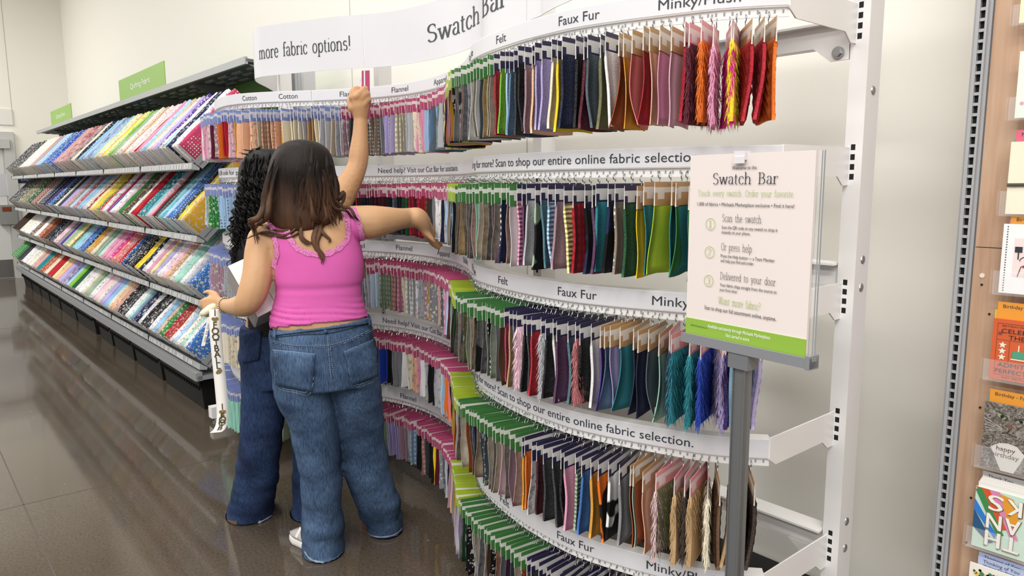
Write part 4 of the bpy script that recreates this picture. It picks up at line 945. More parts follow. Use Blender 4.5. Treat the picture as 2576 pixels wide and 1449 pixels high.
def hand(mb, wrist, fwd, palmn, side, r=.0088, curl=(.5, .6, .7, .8), thumb=1.0, L_=.085):
    """palm and five fingers; side +1 puts the thumb on the +side direction"""
    fwd = fwd.normalized(); palmn = (palmn - fwd * palmn.dot(fwd)).normalized(); sd = fwd.cross(palmn).normalized() * side
    kn = []
    for i, o in enumerate((.030, .011, -.009, -.027)):
        k = wrist + fwd * (.085 - .004 * abs(i - 1)) + sd * o; kn.append(k); chain(mb, [(wrist + sd * o * .55 + fwd * .01, .0155), (wrist + fwd * .05 + sd * o * .9, .014), (k, .0115)])
    for i, k in enumerate(kn):
        ln = (.042, .046, .043, .034)[i]; d = fwd.copy(); p = k
        for s_ in range(3):
            d = (d * math.cos(curl[i] * (1 if s_ else .7)) + palmn * math.sin(curl[i] * (1 if s_ else .7))).normalized()
            palm2 = (palmn - d * palmn.dot(d)); 
            q = p + d * ln * (1, .68, .55)[s_]; chain(mb, [(p, r * (1.0 - .08 * s_)), (q, r * (.92 - .08 * s_))], .5); p = q
            if palm2.length > .05: palmn_i = palm2.normalized()
    t0 = wrist + sd * .022 + fwd * .018; t1 = t0 + (sd * .8 + fwd * .55 + palmn * .25).normalized() * .034 * thumb; t2 = t1 + (sd * .35 + fwd * .9 + palmn * .2).normalized() * .034 * thumb; t3 = t2 + (fwd + palmn * .25).normalized() * .026 * thumb
    chain(mb, [(t0, .0145), (t1, .0125), (t2, .0105), (t3, .0088)], .4)
def bvh_of(o):
    me = o.data; return BVHTree.FromPolygons([v.co for v in me.vertices], [tuple(p.vertices) for p in me.polygons])
def on_body(bv, px, py, lift=.004):
    d = ray(px, py).normalized(); h = bv.ray_cast(CAMP, d)
    if h[0] is None: return None, None
    n = h[1]; n = n if n.dot(d) < 0 else -n
    return h[0] + n * lift, n
def ribbon_on(mb, bv, pts, w, lift=.004, wave=0.0, step=4, mi=0, miss=None):
    """strip of width w (metres) following photo points over a body surface"""
    v2 = spline([(p[0], p[1], 0) for p in pts], 10); out = []; acc = 0
    prev = None
    for q in v2:
        if prev is not None and (q - prev).length < step: continue
        h, n = on_body(bv, q.x, q.y, lift)
        if h is not None: out.append((h, n))
        prev = q
    rs = []
    for i, (h, n) in enumerate(out):
        t = (out[min(i + 1, len(out) - 1)][0] - out[max(i - 1, 0)][0]); sd = n.cross(t)
        if sd.length < 1e-6: continue
        sd.normalize(); ww = w / 2 * (1 + wave * math.sin(i * 1.6)); rs.append([h - sd * ww, h + n * .001, h + sd * ww])
    if len(rs) > 1: mb.rings(rs, False, mi, False)
def stitches(mb, bv, pts, ln=.004, gap=.003, w=.0012, lift=.003, mi=0):
    v2 = spline([(p[0], p[1], 0) for p in pts], 24); last = None; acc = 0; P3 = []
    for q in v2:
        h, n = on_body(bv, q.x, q.y, lift)
        if h is not None: P3.append((h, n))
    tot = 0
    for (a, na), (c, nc) in zip(P3, P3[1:]):
        tot += (c - a).length
        if tot % (ln + gap) < ln and (c - a).length < .03 and (c - a).length > 1e-5:
            sd = na.cross(c - a).normalized() * w; mb.quad(a - sd, a + sd, c + sd, c - sd, mi)
def parent_mesh(mb, name, mats, parent, smooth=True): return part(mb, name, mats, parent, smooth=smooth)
def hair_lock(mb, pts, r, seg=6, flat=.5):
    pts = spline(pts, 6); n = len(pts); rr = [r * max(.12, math.sin(math.pi * min(1, .25 + .75 * (1 - i / (n - 1)))) if i > n * .3 else 1) for i in range(n)]
    for i in range(n): rr[i] = r * (1 - (i / (n - 1)) ** 2.2) * min(1, .1 + i / (n * .25)) + .0006
    mb.tube(pts, rr, seg)
def hair_mat(name, root, tip, z0, z1, rough=.42):
    mt = mat(name, root, rough, spec=.22); tc = N(mt, 'ShaderNodeTexCoord'); sx = N(mt, 'ShaderNodeSeparateXYZ'); L(mt, tc.outputs['Object'], sx.inputs[0])
    mr = N(mt, 'ShaderNodeMapRange'); mr.inputs[1].default_value = z1; mr.inputs[2].default_value = z0; L(mt, sx.outputs[2], mr.inputs[0])
    mp = N(mt, 'ShaderNodeMapping'); mp.inputs['Scale'].default_value = (1, 1, .06); L(mt, tc.outputs['Object'], mp.inputs['Vector'])
    nz = N(mt, 'ShaderNodeTexNoise'); nz.inputs['Scale'].default_value = 130; nz.inputs['Detail'].default_value = 2; L(mt, mp.outputs[0], nz.inputs['Vector'])
    nb = N(mt, 'ShaderNodeTexNoise'); nb.inputs['Scale'].default_value = 22; L(mt, mp.outputs[0], nb.inputs['Vector'])
    f = N(mt, 'ShaderNodeMath'); f.operation = 'MULTIPLY'; L(mt, mr.outputs[0], f.inputs[0]); L(mt, nb.outputs[0], f.inputs[1])
    r = ramp(mt, f.outputs[0], [(.12, root), (.42, tip)]); d = mixc(mt, nz.outputs[0], r.outputs[0], '#050404'); c = mixc(mt, .5, r.outputs[0], d); L(mt, c, bsdf(mt).inputs['Base Color'])
    bp = N(mt, 'ShaderNodeBump'); bp.inputs['Strength'].default_value = .5; bp.inputs['Distance'].default_value = .004; L(mt, nz.outputs[0], bp.inputs['Height']); L(mt, bp.outputs[0], bsdf(mt).inputs['Normal']); return mt
def jeans_mesh(fig, hip, legs, name, matl, parent, amp=.006, seed=0.0):
    mb = MB(); slab(mb, fig, dense(hip), 40, 2.2)
    for lg in legs: slab(mb, fig, dense(lg), 32, 2.2)
    o = remesh(mb, .0075, 5, name, matl, parent)
    me = o.data; z_h = [min(fig.P(r[-1][1], r[-1][0], r[-1][4]).z for r in legs)]
    for v in me.vertices:
        p = v.co; n = v.normal; z = p.z
        w = noise.noise(Vector((p.x * 5 + seed, p.y * 5, z * 13))) * amp + noise.noise(Vector((p.x * 9, p.y * 9 + seed, z * 26))) * amp * .45
        k = 1.0 + 1.3 * math.exp(-((z - .12) / .12) ** 2) + .9 * math.exp(-((z - .74) / .06) ** 2)
        v.co = p + n * (w * k)
        if v.co.z < .005: v.co.z = .005
    me.update(); return o
# ---- woman in the pink tank top (nearer the camera)
PK = Figure((-2.50, 1.27)); g0 = PK.p.copy()
WOMAN = empty('person', (g0.x, g0.y, 0), 'person in pink lace-trimmed tank top and wide blue jeans, reaching right and hugging white boxes', 'person')
torso = [(545, 742, 812, .052, .0), (565, 700, 860, .07, .0), (590, 676, 890, .088, .0), (620, 676, 905, .098, .0), (660, 687, 913, .105, .0), (700, 692, 911, .108, .0), (738, 697, 907, .106, .0), (770, 690, 914, .110, .0), (800, 683, 924, .118, .0), (815, 684, 926, .118, .0), (835, 694, 920, .110, .0), (870, 704, 925, .105, 0), (930, 708, 930, .10, 0)]
b = MB(); slab(b, PK, dense(torso), 40, 2.25)
P, R = PK.P, PK.R
b.ball(P(768, 445, .03), (R(50), R(62), R(76)), 20, 14, axes=(PK.r, PK.d, Vector((0, 0, 1))))
chain(b, [(P(770, 500, .01), R(34)), (P(775, 560, 0), R(40))])
nose = P(768, 452, .03) + PK.d * R(64); b.ball(nose, (R(7), R(11), R(12)), 8, 6, axes=(PK.r, PK.d, Vector((0, 0, 1))))
b.ball(P(768, 480, .03) + PK.d * R(50), (R(16), R(10), R(6)), 8, 6, axes=(PK.r, PK.d, Vector((0, 0, 1))))
for s in (-1, 1): b.ball(P(768 + 50 * s, 455, .03), (R(6), R(10), R(15)), 8, 6, axes=(PK.r, PK.d, Vector((0, 0, 1))))
# shoulders, left arm bent round the boxes
chain(b, [(P(740, 572, 0), R(30)), (P(692, 584, 0), R(32)), (P(660, 604, .0), R(36))])
la = [(P(662, 606, .0), R(38)), (P(653, 640, -.015), R(36.5)), (P(648, 690, -.04), R(36)), (P(636, 735, -.05), R(35)), (P(620, 764, -.035), R(30)), (P(600, 770, .05), R(26)), (P(578, 770, .15), R(20)), (P(563, 767, .19), R(16))]
chain(b, smooth_pts(la, 4))
# right arm reaching to the rail
chain(b, [(P(820, 565, 0), R(28)), (P(868, 560, 0), R(36)), (P(893, 560, .0), R(42))])
ra = [(P(893, 560, .0), R(42)), (P(930, 559, .0), R(42)), (P(965, 555, .02), R(36)), (P(1000, 551, .05), R(28.5)), (P(1030, 548, .09), R(26)), (P(1049, 547, .08), R(26)), (P(1061, 557, .085), R(23)), (P(1068, 567, .09), R(19))]
chain(b, smooth_pts(ra, 4))
w = P(1068, 565, .09); hand(b, w, (PK.r * .26 + PK.d * .62 - Vector((0, 0, .36))), (PK.r * .8 - PK.d * .4), 1, r=.0098, curl=(.15, .2, .25, .3), thumb=0.0, L_=.08)
chain(b, [(P(1066, 574, .09), R(13)), (P(1076, 589, .085), R(9.5)), (P(1086, 600, .08), R(7)), (P(1093, 608, .08), R(5))], .4)
w = P(562, 768, .19); hand(b, w, (-PK.r * .72 + PK.d * .35 - Vector((0, 0, .12))), (PK.d * .9 - Vector((0, 0, .15)) + PK.r * .2), -1, curl=(.95, 1.0, 1.1, 1.15))
# thighs to ankles run inside the trousers
for s in (0, 1):
    lg = [((770, 940, 0), (790, 1100, .02), (808, 1280, .05), (810, 1350, .07)), ((882, 940, 0), (905, 1100, .08), (945, 1240, .15), (965, 1285, .19))][s]
    chain(b, [(P(*lg[0]), R(50)), (P(*lg[1]), R(36)), (P(*lg[2]), R(26)), (P(*lg[3]), R(18))])
WB = remesh(b, .0068, 4, 'body', SKIN, WOMAN)
bvW = bvh_of(WB)
# ---- tank top grown from the back surface
NECK = [(716, 542), (722, 575), (735, 608), (757, 630), (790, 640), (825, 638), (855, 622), (874, 596), (877, 566), (868, 528)]
ARML = [(676, 548), (688, 580), (697, 612), (700, 640), (694, 664), (688, 672)]
ARMR = [(888, 526), (898, 548), (907, 575), (913, 600), (917, 625)]
poly = [(p[0], p[1]) for p in spline([(x, y, 0) for x, y in NECK], 6)] + [(p[0], p[1]) for p in spline([(x, y, 0) for x, y in ARMR], 6)] + [(935, 660), (945, 780), (945, 794), (860, 808), (760, 818), (690, 824), (677, 824), (679, 805), (689, 775), (697, 738), (693, 702), (690, 674)] + [(p[0], p[1]) for p in spline([(x, y, 0) for x, y in ARML[::-1]], 6)]
def inside(x, y, pg):
    c = False; j = len(pg) - 1
    for i in range(len(pg)):
        if (pg[i][1] > y) != (pg[j][1] > y) and x < (pg[j][0] - pg[i][0]) * (y - pg[i][1]) / (pg[j][1] - pg[i][1]) + pg[i][0]: c = not c
        j = i
    return c
def clothe(body, test, lift, name, matl, parent, disp=None):
    me = body.data; keep = []; used = {}
    for p in me.polygons:
        if test(p.center, p.normal): keep.append(tuple(p.vertices))
    mb = MB()
    for f in keep:
        for vi in f:
            if vi not in used:
                v = me.vertices[vi]; l = lift + (disp(v.co) if disp else 0); used[vi] = len(mb.v); mb.v.append(tuple(v.co + v.normal * l))
        mb.face(tuple(used[i] for i in f))
    o = part(mb, name, matl, parent, smooth=True)
    sm = o.modifiers.new('smooth', 'SMOOTH'); sm.iterations = 2; sm.factor = .4
    so = o.modifiers.new('solid', 'SOLIDIFY'); so.thickness = .0025; so.offset = 1
    return o
zt_, zb_ = P(800, 640).z, P(800, 812).z
def tank_test(c, n):
    u = (c - PK.p).dot(PK.r); px, py, _ = proj(c)
    if (c - Vector((0, 0, c.z)) - PK.p).dot(PK.d) > .02: return zb_ + .02 < c.z < zt_ + .02 and abs(u) < .13
    return inside(px, py, poly)
def tank_fold(p):
    z = p.z; a = 0
    k = math.exp(-((z - zb_ - .045) / .05) ** 2); u = (p - PK.p).dot(PK.r); a += .0042 * k * math.sin(z * 300 + u * 14 + 5 * noise.noise(Vector((u * 5, z * 8, 3)))) * (.6 + noise.noise(Vector((u * 9, z * 20, 1))))
    k2 = math.exp(-((z - P(800, 718).z) / .012) ** 2); a -= .004 * k2
    return a
TK = clothe(WB, tank_test, .0035, 'tank_top', TANK, WOMAN, tank_fold)
bvT = bvh_of(TK)
b = MB()
ribbon_on(b, bvW, NECK, .019, .0085, .18); ribbon_on(b, bvW, [(676, 546)] + ARML[1:], .020, .0085, .18); ribbon_on(b, bvW, ARMR, .018, .0085, .18)
o = b.build('lace_trim', LACE, TK, smooth=True)
# ---- jeans
hip = [(765, 685, 932, .118, 0), (797, 684, 932, .120, 0), (815, 682, 935, .122, 0), (830, 678, 938, .126, 0), (860, 678, 944, .135, 0), (900, 681, 950, .142, 0), (935, 684, 954, .142, 0), (965, 688, 957, .135, 0)]
lgL = [(905, 682, 828, .125, 0), (950, 688, 833, .122, 0), (1000, 696, 837, .112, .0), (1060, 722, 851, .102, .01), (1120, 741, 857, .098, .02), (1200, 755, 861, .096, .03), (1290, 762, 864, .098, .045), (1350, 762, 866, .112, .06), (1385, 764, 868, .12, .07), (1410, 764, 868, .12, .07), (1440, 764, 868, .12, .07)]
lgR = [(905, 812, 950, .125, 0), (950, 826, 957, .120, .01), (1000, 839, 963, .110, .03), (1060, 848, 966, .102, .06), (1120, 853, 970, .098, .09), (1200, 868, 986, .096, .12), (1260, 892, 1007, .10, .155), (1295, 912, 1013, .108, .18), (1320, 924, 1014, .11, .195), (1340, 926, 1014, .11, .195), (1370, 926, 1014, .11, .195)]
JW = jeans_mesh(PK, hip, [lgL, lgR], 'jeans', DEN1, WOMAN, .0065, 1.7)
def cut_top(o, fig, pa, pb):
    a, c = fig.P(*pa), fig.P(*pb); ua = (a - fig.p).dot(fig.r); uc = (c - fig.p).dot(fig.r); bm = bmesh.new(); bm.from_mesh(o.data); dead = []
    for v in bm.verts:
        u = (v.co - fig.p).dot(fig.r); zz = a.z + (c.z - a.z) * (u - ua) / (uc - ua)
        if v.co.z > zz + .012: dead.append(v)
        elif v.co.z > zz: v.co.z = zz
    bmesh.ops.delete(bm, geom=dead, context='VERTS'); bm.to_mesh(o.data); bm.free(); o.data.update()
cut_top(JW, PK, (682, 828), (930, 793))
bvJ = bvh_of(JW)
def jpart(mb, name, matl, par=JW, own=WOMAN, **k):
    return mb.build(name, matl, par, **k)
def patch_on(mb, bv, quad, n=10, lift=.005):
    (a, c, d, e) = [Vector((q[0], q[1], 0)) for q in quad]; G = []
    for i in range(n + 1):
        row = []
        for j in range(n + 1):
            q = a.lerp(c, j / n).lerp(e.lerp(d, j / n), i / n); h, nn = on_body(bv, q.x, q.y, lift)
            for dx, dy in ((-5, 0), (5, 0), (0, 6), (-12, 0), (12, 0), (0, 14), (-20, 0), (20, 0), (-30, 0), (30, 0), (0, 26), (0, 40)):
                if h is None: h, nn = on_body(bv, q.x + dx, q.y + dy, lift)
            row.append(h)
        G.append(row)
    base = len(mb.v)
    for row in G: mb.v += [tuple(h if h is not None else next((g for g in row + G[-1] + G[0] if g is not None), Vector((0, 0, 0)))) for h in row]
    w_ = n + 1
    for i in range(n):
        for j in range(n): q = base + i * w_ + j; mb.face((q, q + 1, q + w_ + 1, q + w_))
for quad in (((690, 880), (793, 891), (786, 985), (698, 968)), ((864, 886), (945, 850), (948, 945), (886, 968))):
    b = MB(); patch_on(b, bvJ, quad); pk = jpart(b, 'back_pocket', DEN1, smooth=True)
    so = pk.modifiers.new('solid', 'SOLIDIFY'); so.thickness = .003
    b = MB(); q = [Vector((p[0], p[1], 0)) for p in quad]; ctr = sum(q, Vector()) / 4
    inn = [p.lerp(ctr, .10) for p in q]; edge = [tuple(p)[:2] for p in (q[0], q[3], q[3].lerp(q[2], .5) + Vector((0, 12, 0)), q[2], q[1])]
    bvP = bvh_of(pk)
    stitches(b, bvJ, [(p[0] + (ctr.x - p[0]) * .05, p[1] + (ctr.y - p[1]) * .05) for p in edge], w=.0011, lift=.0075)
    stitches(b, bvJ, [(p[0] + (ctr.x - p[0]) * .14, p[1] + (ctr.y - p[1]) * .14) for p in edge], w=.0009, lift=.0075)
    stitches(b, bvJ, [tuple(inn[0])[:2], tuple(inn[1])[:2]], w=.0013, lift=.0075); stitches(b, bvJ, [tuple(q[0])[:2], tuple(q[1])[:2]], ln=.02, gap=.001, w=.0022, lift=.0075)
    jpart(b, 'pocket_stitching', STITCH)
b = MB(); patch_on(b, bvJ, ((682, 822), (926, 788), (934, 812), (684, 846)), 24, .004); wb = jpart(b, 'waistband', DEN1, smooth=True)
so = wb.modifiers.new('solid', 'SOLIDIFY'); so.thickness = .004
for xs in (((690, 812), (696, 812), (700, 852), (693, 852)), ((811, 800), (819, 800), (823, 838), (815, 838)), ((918, 788), (923, 788), (928, 822), (922, 822))):
    b = MB(); patch_on(b, bvJ, xs, 5, .011); bl = jpart(b, 'belt_loop', DEN1, smooth=True); so = bl.modifiers.new('solid', 'SOLIDIFY'); so.thickness = .003
b = MB()
for dy in (0, 5): stitches(b, bvJ, [(683, 856 + dy), (740, 868 + dy), (800, 868 + dy), (826, 868 + dy), (880, 853 + dy), (940, 824 + dy)], w=.0010)
for dx in (-3, 3): stitches(b, bvJ, [(826 + dx, 846), (829 + dx, 880), (832 + dx, 915), (836 + dx, 950)], w=.0010)
stitches(b, bvJ, [(944, 860), (952, 920), (958, 990), (964, 1060)], w=.0010)
jpart(b, 'seam_stitching', STITCH)
b = MB(); ribbon_on(b, bvJ, [(683, 862), (740, 872), (800, 873), (826, 872), (880, 858), (940, 828)], .0035, .0015); ribbon_on(b, bvJ, [(829, 846), (832, 880), (834, 915), (838, 952)], .004, .0015); ribbon_on(b, bvJ, [(684, 850), (760, 842), (830, 838), (930, 814)], .003, .0015)
jpart(b, 'seam_line', STITCHD)
b = MB()
for pts in ([(768, 1388), (780, 1404), (800, 1413), (830, 1414), (862, 1400)], [(918, 1330), (935, 1346), (960, 1350), (990, 1345), (1010, 1330)]): ribbon_on(b, bvJ, pts, .007, .003, .3)
jpart(b, 'frayed_hem', FRAY)
# ---- shoes
RUB = mat('white_shoe_rubber', '#e6e2e0', .5); UPR = mat('silver_shoe_mesh', '#b9b5b0', .6)
def shoe(ctr, ang, parent, name='shoe'):
    u = Vector((math.cos(ang), math.sin(ang), 0)); v = Vector((-u.y, u.x, 0)); prof = []
    def out(k, t):   # half width along the shoe, t 0 heel .. 1 toe
        return (.030 + .012 * math.sin(min(1, t * 1.1) * math.pi * .55) + .004 * math.sin(t * 6)) * (1 if t < .85 else math.sqrt(max(.05, 1 - ((t - .85) / .16) ** 2))) * (1 if t > .08 else math.sqrt(max(.1, t / .08))) * k
    b = MB(); rs = []
    for z, k in ((.0015, .95), (.012, 1.04), (.026, 1.03), (.030, .98)):
        ring = []
        for s_ in (1, -1):
            for i in range(15):
                t = i / 14 if s_ > 0 else 1 - i / 14; ring.append(ctr + u * (.26 * (t - .45)) + v * (s_ * out(k, t)) + Vector((0, 0, z + .006 * (1 if t > .9 else 0))))
        rs.append(ring)
    b.rings(rs); r1 = part(b, name, RUB, parent)
    r1.matrix_parent_inverse = Matrix.Translation(-Vector(parent.location))
    b = MB(); rs = []
    for z, k, a0, a1 in ((.028, .97, 0, 1), (.045, .9, .08, .97), (.06, .72, .22, .82), (.074, .55, .30, .62)):
        ring = []
        for s_ in (1, -1):
            for i in range(13):
                t = i / 12 if s_ > 0 else 1 - i / 12; tt = a0 + (a1 - a0) * t; ring.append(ctr + u * (.26 * (tt - .45)) + v * (s_ * out(k, tt)) + Vector((0, 0, z)))
        rs.append(ring)
    b.rings(rs); o = b.build('shoe_upper', UPR, r1, smooth=True)
    b = MB()
    for t in (.45, .6, .75):
        p = ctr + u * (.26 * (t - .45)) + v * out(.93, t) + Vector((0, 0, .04)); q = ctr + u * (.26 * (t - .50)) + v * out(.5, t) + Vector((0, 0, .078)); b.bar(p, q, .012, .004, v)
        p = ctr + u * (.26 * (t - .45)) - v * out(.93, t) + Vector((0, 0, .04)); q = ctr + u * (.26 * (t - .50)) - v * out(.5, t) + Vector((0, 0, .078)); b.bar(p, q, .012, .004, v)
    o = b.build('shoe_overlay', RUB, r1)
a = onZ(742, 1365, .02); c = onZ(845, 1425, .0); cc = (a + c) / 2; cc.z = 0
dirv = (a - c); shoe(cc + (a - c).normalized() * .015 + PK.r * .012 + PK.d * .05, math.atan2(dirv.y, dirv.x), WOMAN)
c = onZ(985, 1358, 0); shoe(Vector((c.x, c.y, 0)) + PK.d * .145 - PK.r * .015, math.atan2(PK.d.y, PK.d.x) - .25, WOMAN)
# ---- bracelet
b = MB(); ctr = P(566, 768, .185); ax = (P(545, 768, .21) - P(590, 770, .12)).normalized(); u = ax.orthogonal().normalized(); v = ax.cross(u)
for i in range(22):
    a = 2 * math.pi * i / 22; b.ball(ctr + (u * math.cos(a) + v * math.sin(a)) * R(19), (.0035, .0035, .005), 6, 5)
o = part(b, 'bracelet', mat('silver_chain', '#c9c2b4', .25, metal=.9), WOMAN, smooth=True)
# ---- long wavy brown hair
HB = hair_mat('brown_balayage_hair', '#1f1511', '#6d4b35', 0, .42, .55)
hz = P(770, 660).z
b = MB()
hc_ = P(766, 446, .02)
capr = [(352, 742, 775, .03, .0), (358, 718, 800, .06, .0), (372, 698, 822, .085, .0), (395, 684, 836, .10, 0), (430, 674, 845, .108, 0), (470, 668, 850, .10, 0), (505, 664, 850, .085, -.01), (540, 668, 846, .065, -.03), (566, 690, 830, .045, -.045), (580, 720, 800, .02, -.06)]
slab(b, PK, dense(capr, 4), 32, 2.0)
rh = random.Random(21)
def wavy(x0, y0, x1, y1, off0, off1, amp, freq, ph, n=9):
    out = []
    for i in range(n):
        t = i / (n - 1); x = x0 + (x1 - x0) * t + amp * math.sin(freq * t * 6.28 + ph) * t; out.append(P(x, y0 + (y1 - y0) * t, off0 + (off1 - off0) * t + .02 * max(0, 1 - t * 6)))
    return out
for k in range(150):
    t = rh.random(); a = -1.25 + 2.5 * t
    x0 = 766 + 62 * math.sin(a) + rh.uniform(-8, 8); y0 = rh.uniform(362, 420) + 16 * abs(a); x1 = 766 + 92 * math.sin(a) + rh.uniform(-14, 14)
    y1 = 560 + rh.uniform(-30, 18) - 10 * abs(a)
    o0 = -.095 * math.cos(a) - .006 + .01 * rh.random(); o1 = -.075 * math.cos(a * .9) - .015
    hair_lock(b, wavy(x0, y0, x1, y1, o0, o1, rh.uniform(3, 9), rh.uniform(.8, 1.5), rh.uniform(0, 6)), rh.uniform(.007, .013), 6)
for pts, r in (([(690, 400), (672, 460), (664, 520), (650, 548), (632, 556), (640, 575), (646, 590), (650, 615)], .014), ([(688, 420), (668, 480), (660, 535), (640, 552), (628, 562), (640, 580)], .012), ([(700, 420), (680, 490), (672, 545), (655, 566), (642, 578), (652, 602)], .012),
               ([(835, 410), (846, 460), (850, 500), (864, 484), (862, 505), (850, 520)], .011), ([(830, 440), (845, 500), (862, 520), (880, 524), (892, 545), (900, 556)], .007), ([(825, 460), (840, 520), (870, 530), (885, 548), (897, 556)], .005),
               ([(780, 480), (788, 540), (800, 565), (790, 600), (796, 625), (810, 645), (808, 664)], .013), ([(790, 500), (795, 550), (806, 580), (798, 610), (806, 640), (816, 655)], .010), ([(812, 500), (822, 545), (812, 566), (806, 580), (818, 594), (830, 606), (826, 612)], .009),
               ([(760, 500), (766, 550), (758, 580), (760, 600), (775, 612), (788, 612)], .008), ([(750, 520), (752, 560), (740, 582), (715, 594), (690, 590), (660, 588), (620, 600)], .005), ([(745, 530), (745, 560), (725, 580), (700, 582), (665, 572)], .004), ([(740, 520), (742, 552), (715, 566), (690, 562), (668, 556)], .004), ([(752, 540), (758, 576), (745, 592), (720, 600), (690, 597), (650, 590)], .004)):
    off = -.112
    q = [P(x, y, -.09 if y < 540 else off - .004 * math.sin(i)) for i, (x, y) in enumerate(pts)]
    q2 = []
    for p_, (x, y) in zip(q, pts):
        h, n = on_body(bvW, x, y, .008)
        q2.append(h if (h is not None and y > 545) else p_)
    hair_lock(b, q2, r, 6)
    for j in range(2):
        dx, dy = rh.uniform(-7, 7), rh.uniform(-5, 5); hair_lock(b, [p_ + PK.r * R(dx * (i / len(q2))) - PK.d * .003 + Vector((0, 0, R(dy * i / len(q2)))) for i, p_ in enumerate(q2)], r * .55, 5)
HR = part(b, 'hair', HB, WOMAN, smooth=True); recz = hz
HR.data.transform(Matrix.Translation((0, 0, -recz))); HR.location = (0, 0, recz)
# ---- woman with black curly hair, partly behind, right arm raised with a swatch
BK = Figure((-2.98, 1.13)); P, R = BK.P, BK.R
WOM2 = empty('person', (BK.p.x, BK.p.y, 0), 'person with black curly hair and dark jeans, one arm raised holding a rose swatch', 'person')
SHIRT = mat('black_knit_top', '#1a191c', .85)
b = MB()
tor2 = [(560, 640, 800, .05, 0), (585, 625, 815, .07, 0), (630, 618, 800, .085, 0), (700, 622, 780, .085, 0), (770, 624, 770, .09, 0), (830, 615, 775, .10, 0), (900, 608, 780, .105, 0), (960, 612, 780, .1, 0)]
slab(b, BK, dense(tor2), 36, 2.2)
b.ball(P(690, 455, .03), (R(44), R(54), R(64)), 20, 14, axes=(BK.r, BK.d, Vector((0, 0, 1))))
b.ball(P(690, 462, .03) + BK.d * R(56), (R(6), R(9), R(10)), 8, 6, axes=(BK.r, BK.d, Vector((0, 0, 1))))
chain(b, [(P(700, 510, .0), R(28)), (P(708, 565, 0), R(34))])
chain(b, [(P(720, 590, 0), R(28)), (P(790, 580, .02), R(34))])
ra2 = [(P(788, 580, .02), R(36)), (P(830, 540, .05), R(40)), (P(868, 478, .08), R(33)), (P(896, 425, .10), R(26)), (P(903, 385, .11), R(25.5)), (P(906, 340, .12), R(20.5)), (P(907, 300, .13), R(18))]
chain(b, smooth_pts(ra2, 4))
chain(b, [(P(655, 590, 0), R(28)), (P(630, 610, .02), R(30)), (P(628, 690, .05), R(28)), (P(650, 760, .12), R(22))])
# fist closed on the swatch card
wr = P(907, 292, .13); up = Vector((0, 0, 1))
chain(b, [(wr, R(19)), (P(905, 268, .13), R(24)), (P(904, 250, .13), R(23))])
FING = [[(886, 246, .12), (888, 230, .13), (900, 224, .15), (908, 231, .155)], [(897, 243, .10), (907, 232, .10), (918, 222, .12), (920, 226, .135)], [(910, 248, .10), (918, 238, .10), (926, 236, .12), (925, 244, .14)], [(917, 262, .10), (925, 252, .105), (930, 252, .125), (927, 260, .14)]]
for f, r in zip(FING, (9.2, 8.2, 7.6, 7.0)): chain(b, smooth_pts([(P(*q), R(r - i * .35)) for i, q in enumerate(f)], 3), .4)
chain(b, smooth_pts([(P(885, 272, .13), R(11)), (P(882, 250, .15), R(9.5)), (P(892, 236, .17), R(8.2)), (P(906, 234, .175), R(7))], 3), .4)
for s in (0, 1):
    lg = [((655, 960, 0), (652, 1120, .02), (642, 1240, .09), (640, 1270, .12)), ((745, 960, 0), (768, 1120, .03), (778, 1250, .06), (780, 1300, .07))][s]
    chain(b, [(P(*lg[0]), R(36)), (P(*lg[1]), R(24)), (P(*lg[2]), R(18)), (P(*lg[3]), R(15))])
B2 = remesh(b, .006, 3, 'body', SKIN2, WOM2); bvB = bvh_of(B2)
def shirt_test(c, n):
    u = (c - BK.p).dot(BK.r); z = c.z
    return BK.P(700, 835).z < z < BK.P(700, 558).z and BK.P(622, 700).to_2d() is not None and (BK.P(640, 700) - BK.p).dot(BK.r) - .03 < u < (BK.P(800, 700) - BK.p).dot(BK.r)
clothe(B2, shirt_test, .004, 'knit_top', SHIRT, WOM2)
hip2 = [(815, 606, 775, .10, 0), (840, 604, 780, .108, 0), (880, 603, 786, .12, 0), (930, 605, 786, .122, 0), (965, 606, 785, .115, 0)]
l2 = [(900, 604, 706, .105, 0), (960, 607, 716, .10, 0), (1010, 606, 718, .095, 0), (1080, 603, 714, .092, 0), (1150, 596, 706, .095, 0), (1220, 584, 698, .105, .06), (1265, 573, 692, .115, .10), (1290, 570, 690, .12, .12), (1310, 571, 690, .12, .125), (1345, 571, 690, .12, .125)]
r2 = [(900, 690, 785, .105, 0), (960, 705, 790, .10, .01), (1020, 720, 795, .092, .02), (1100, 731, 800, .088, .03), (1180, 736, 806, .09, .045), (1250, 738, 812, .10, .04), (1290, 733, 818, .11, .045), (1315, 733, 820, .11, .045), (1345, 733, 820, .11, .045)]
J2 = jeans_mesh(BK, hip2, [l2, r2], 'jeans', DEN2, WOM2, .0055, 9.1); bvJ2 = bvh_of(J2)
def jp2(mb, name, matl, **k): return jpart(mb, name, matl, J2, WOM2, **k)
b = MB(); patch_on(b, bvJ2, ((612, 838), (660, 826), (652, 905), (614, 914)), 8, .004); pk = jp2(b, 'back_pocket', DEN2, smooth=True); so = pk.modifiers.new('solid', 'SOLIDIFY'); so.thickness = .003
b = MB()
for pts in ([(612, 838), (660, 826)], [(612, 844), (659, 832)], [(614, 846), (616, 910), (650, 902), (658, 834)]): stitches(b, bvJ2, pts, w=.001, lift=.0065)
for k in range(3): stitches(b, bvJ2, [(619 + k * 4, 900), (620 + k * 4, 878 + k * 3), (634, 862 + k * 6), (648 - k * 3, 858 + k * 6)], w=.0012, lift=.0065, ln=.02, gap=.001)
jp2(b, 'pocket_stitching', STITCHD)
b = MB()
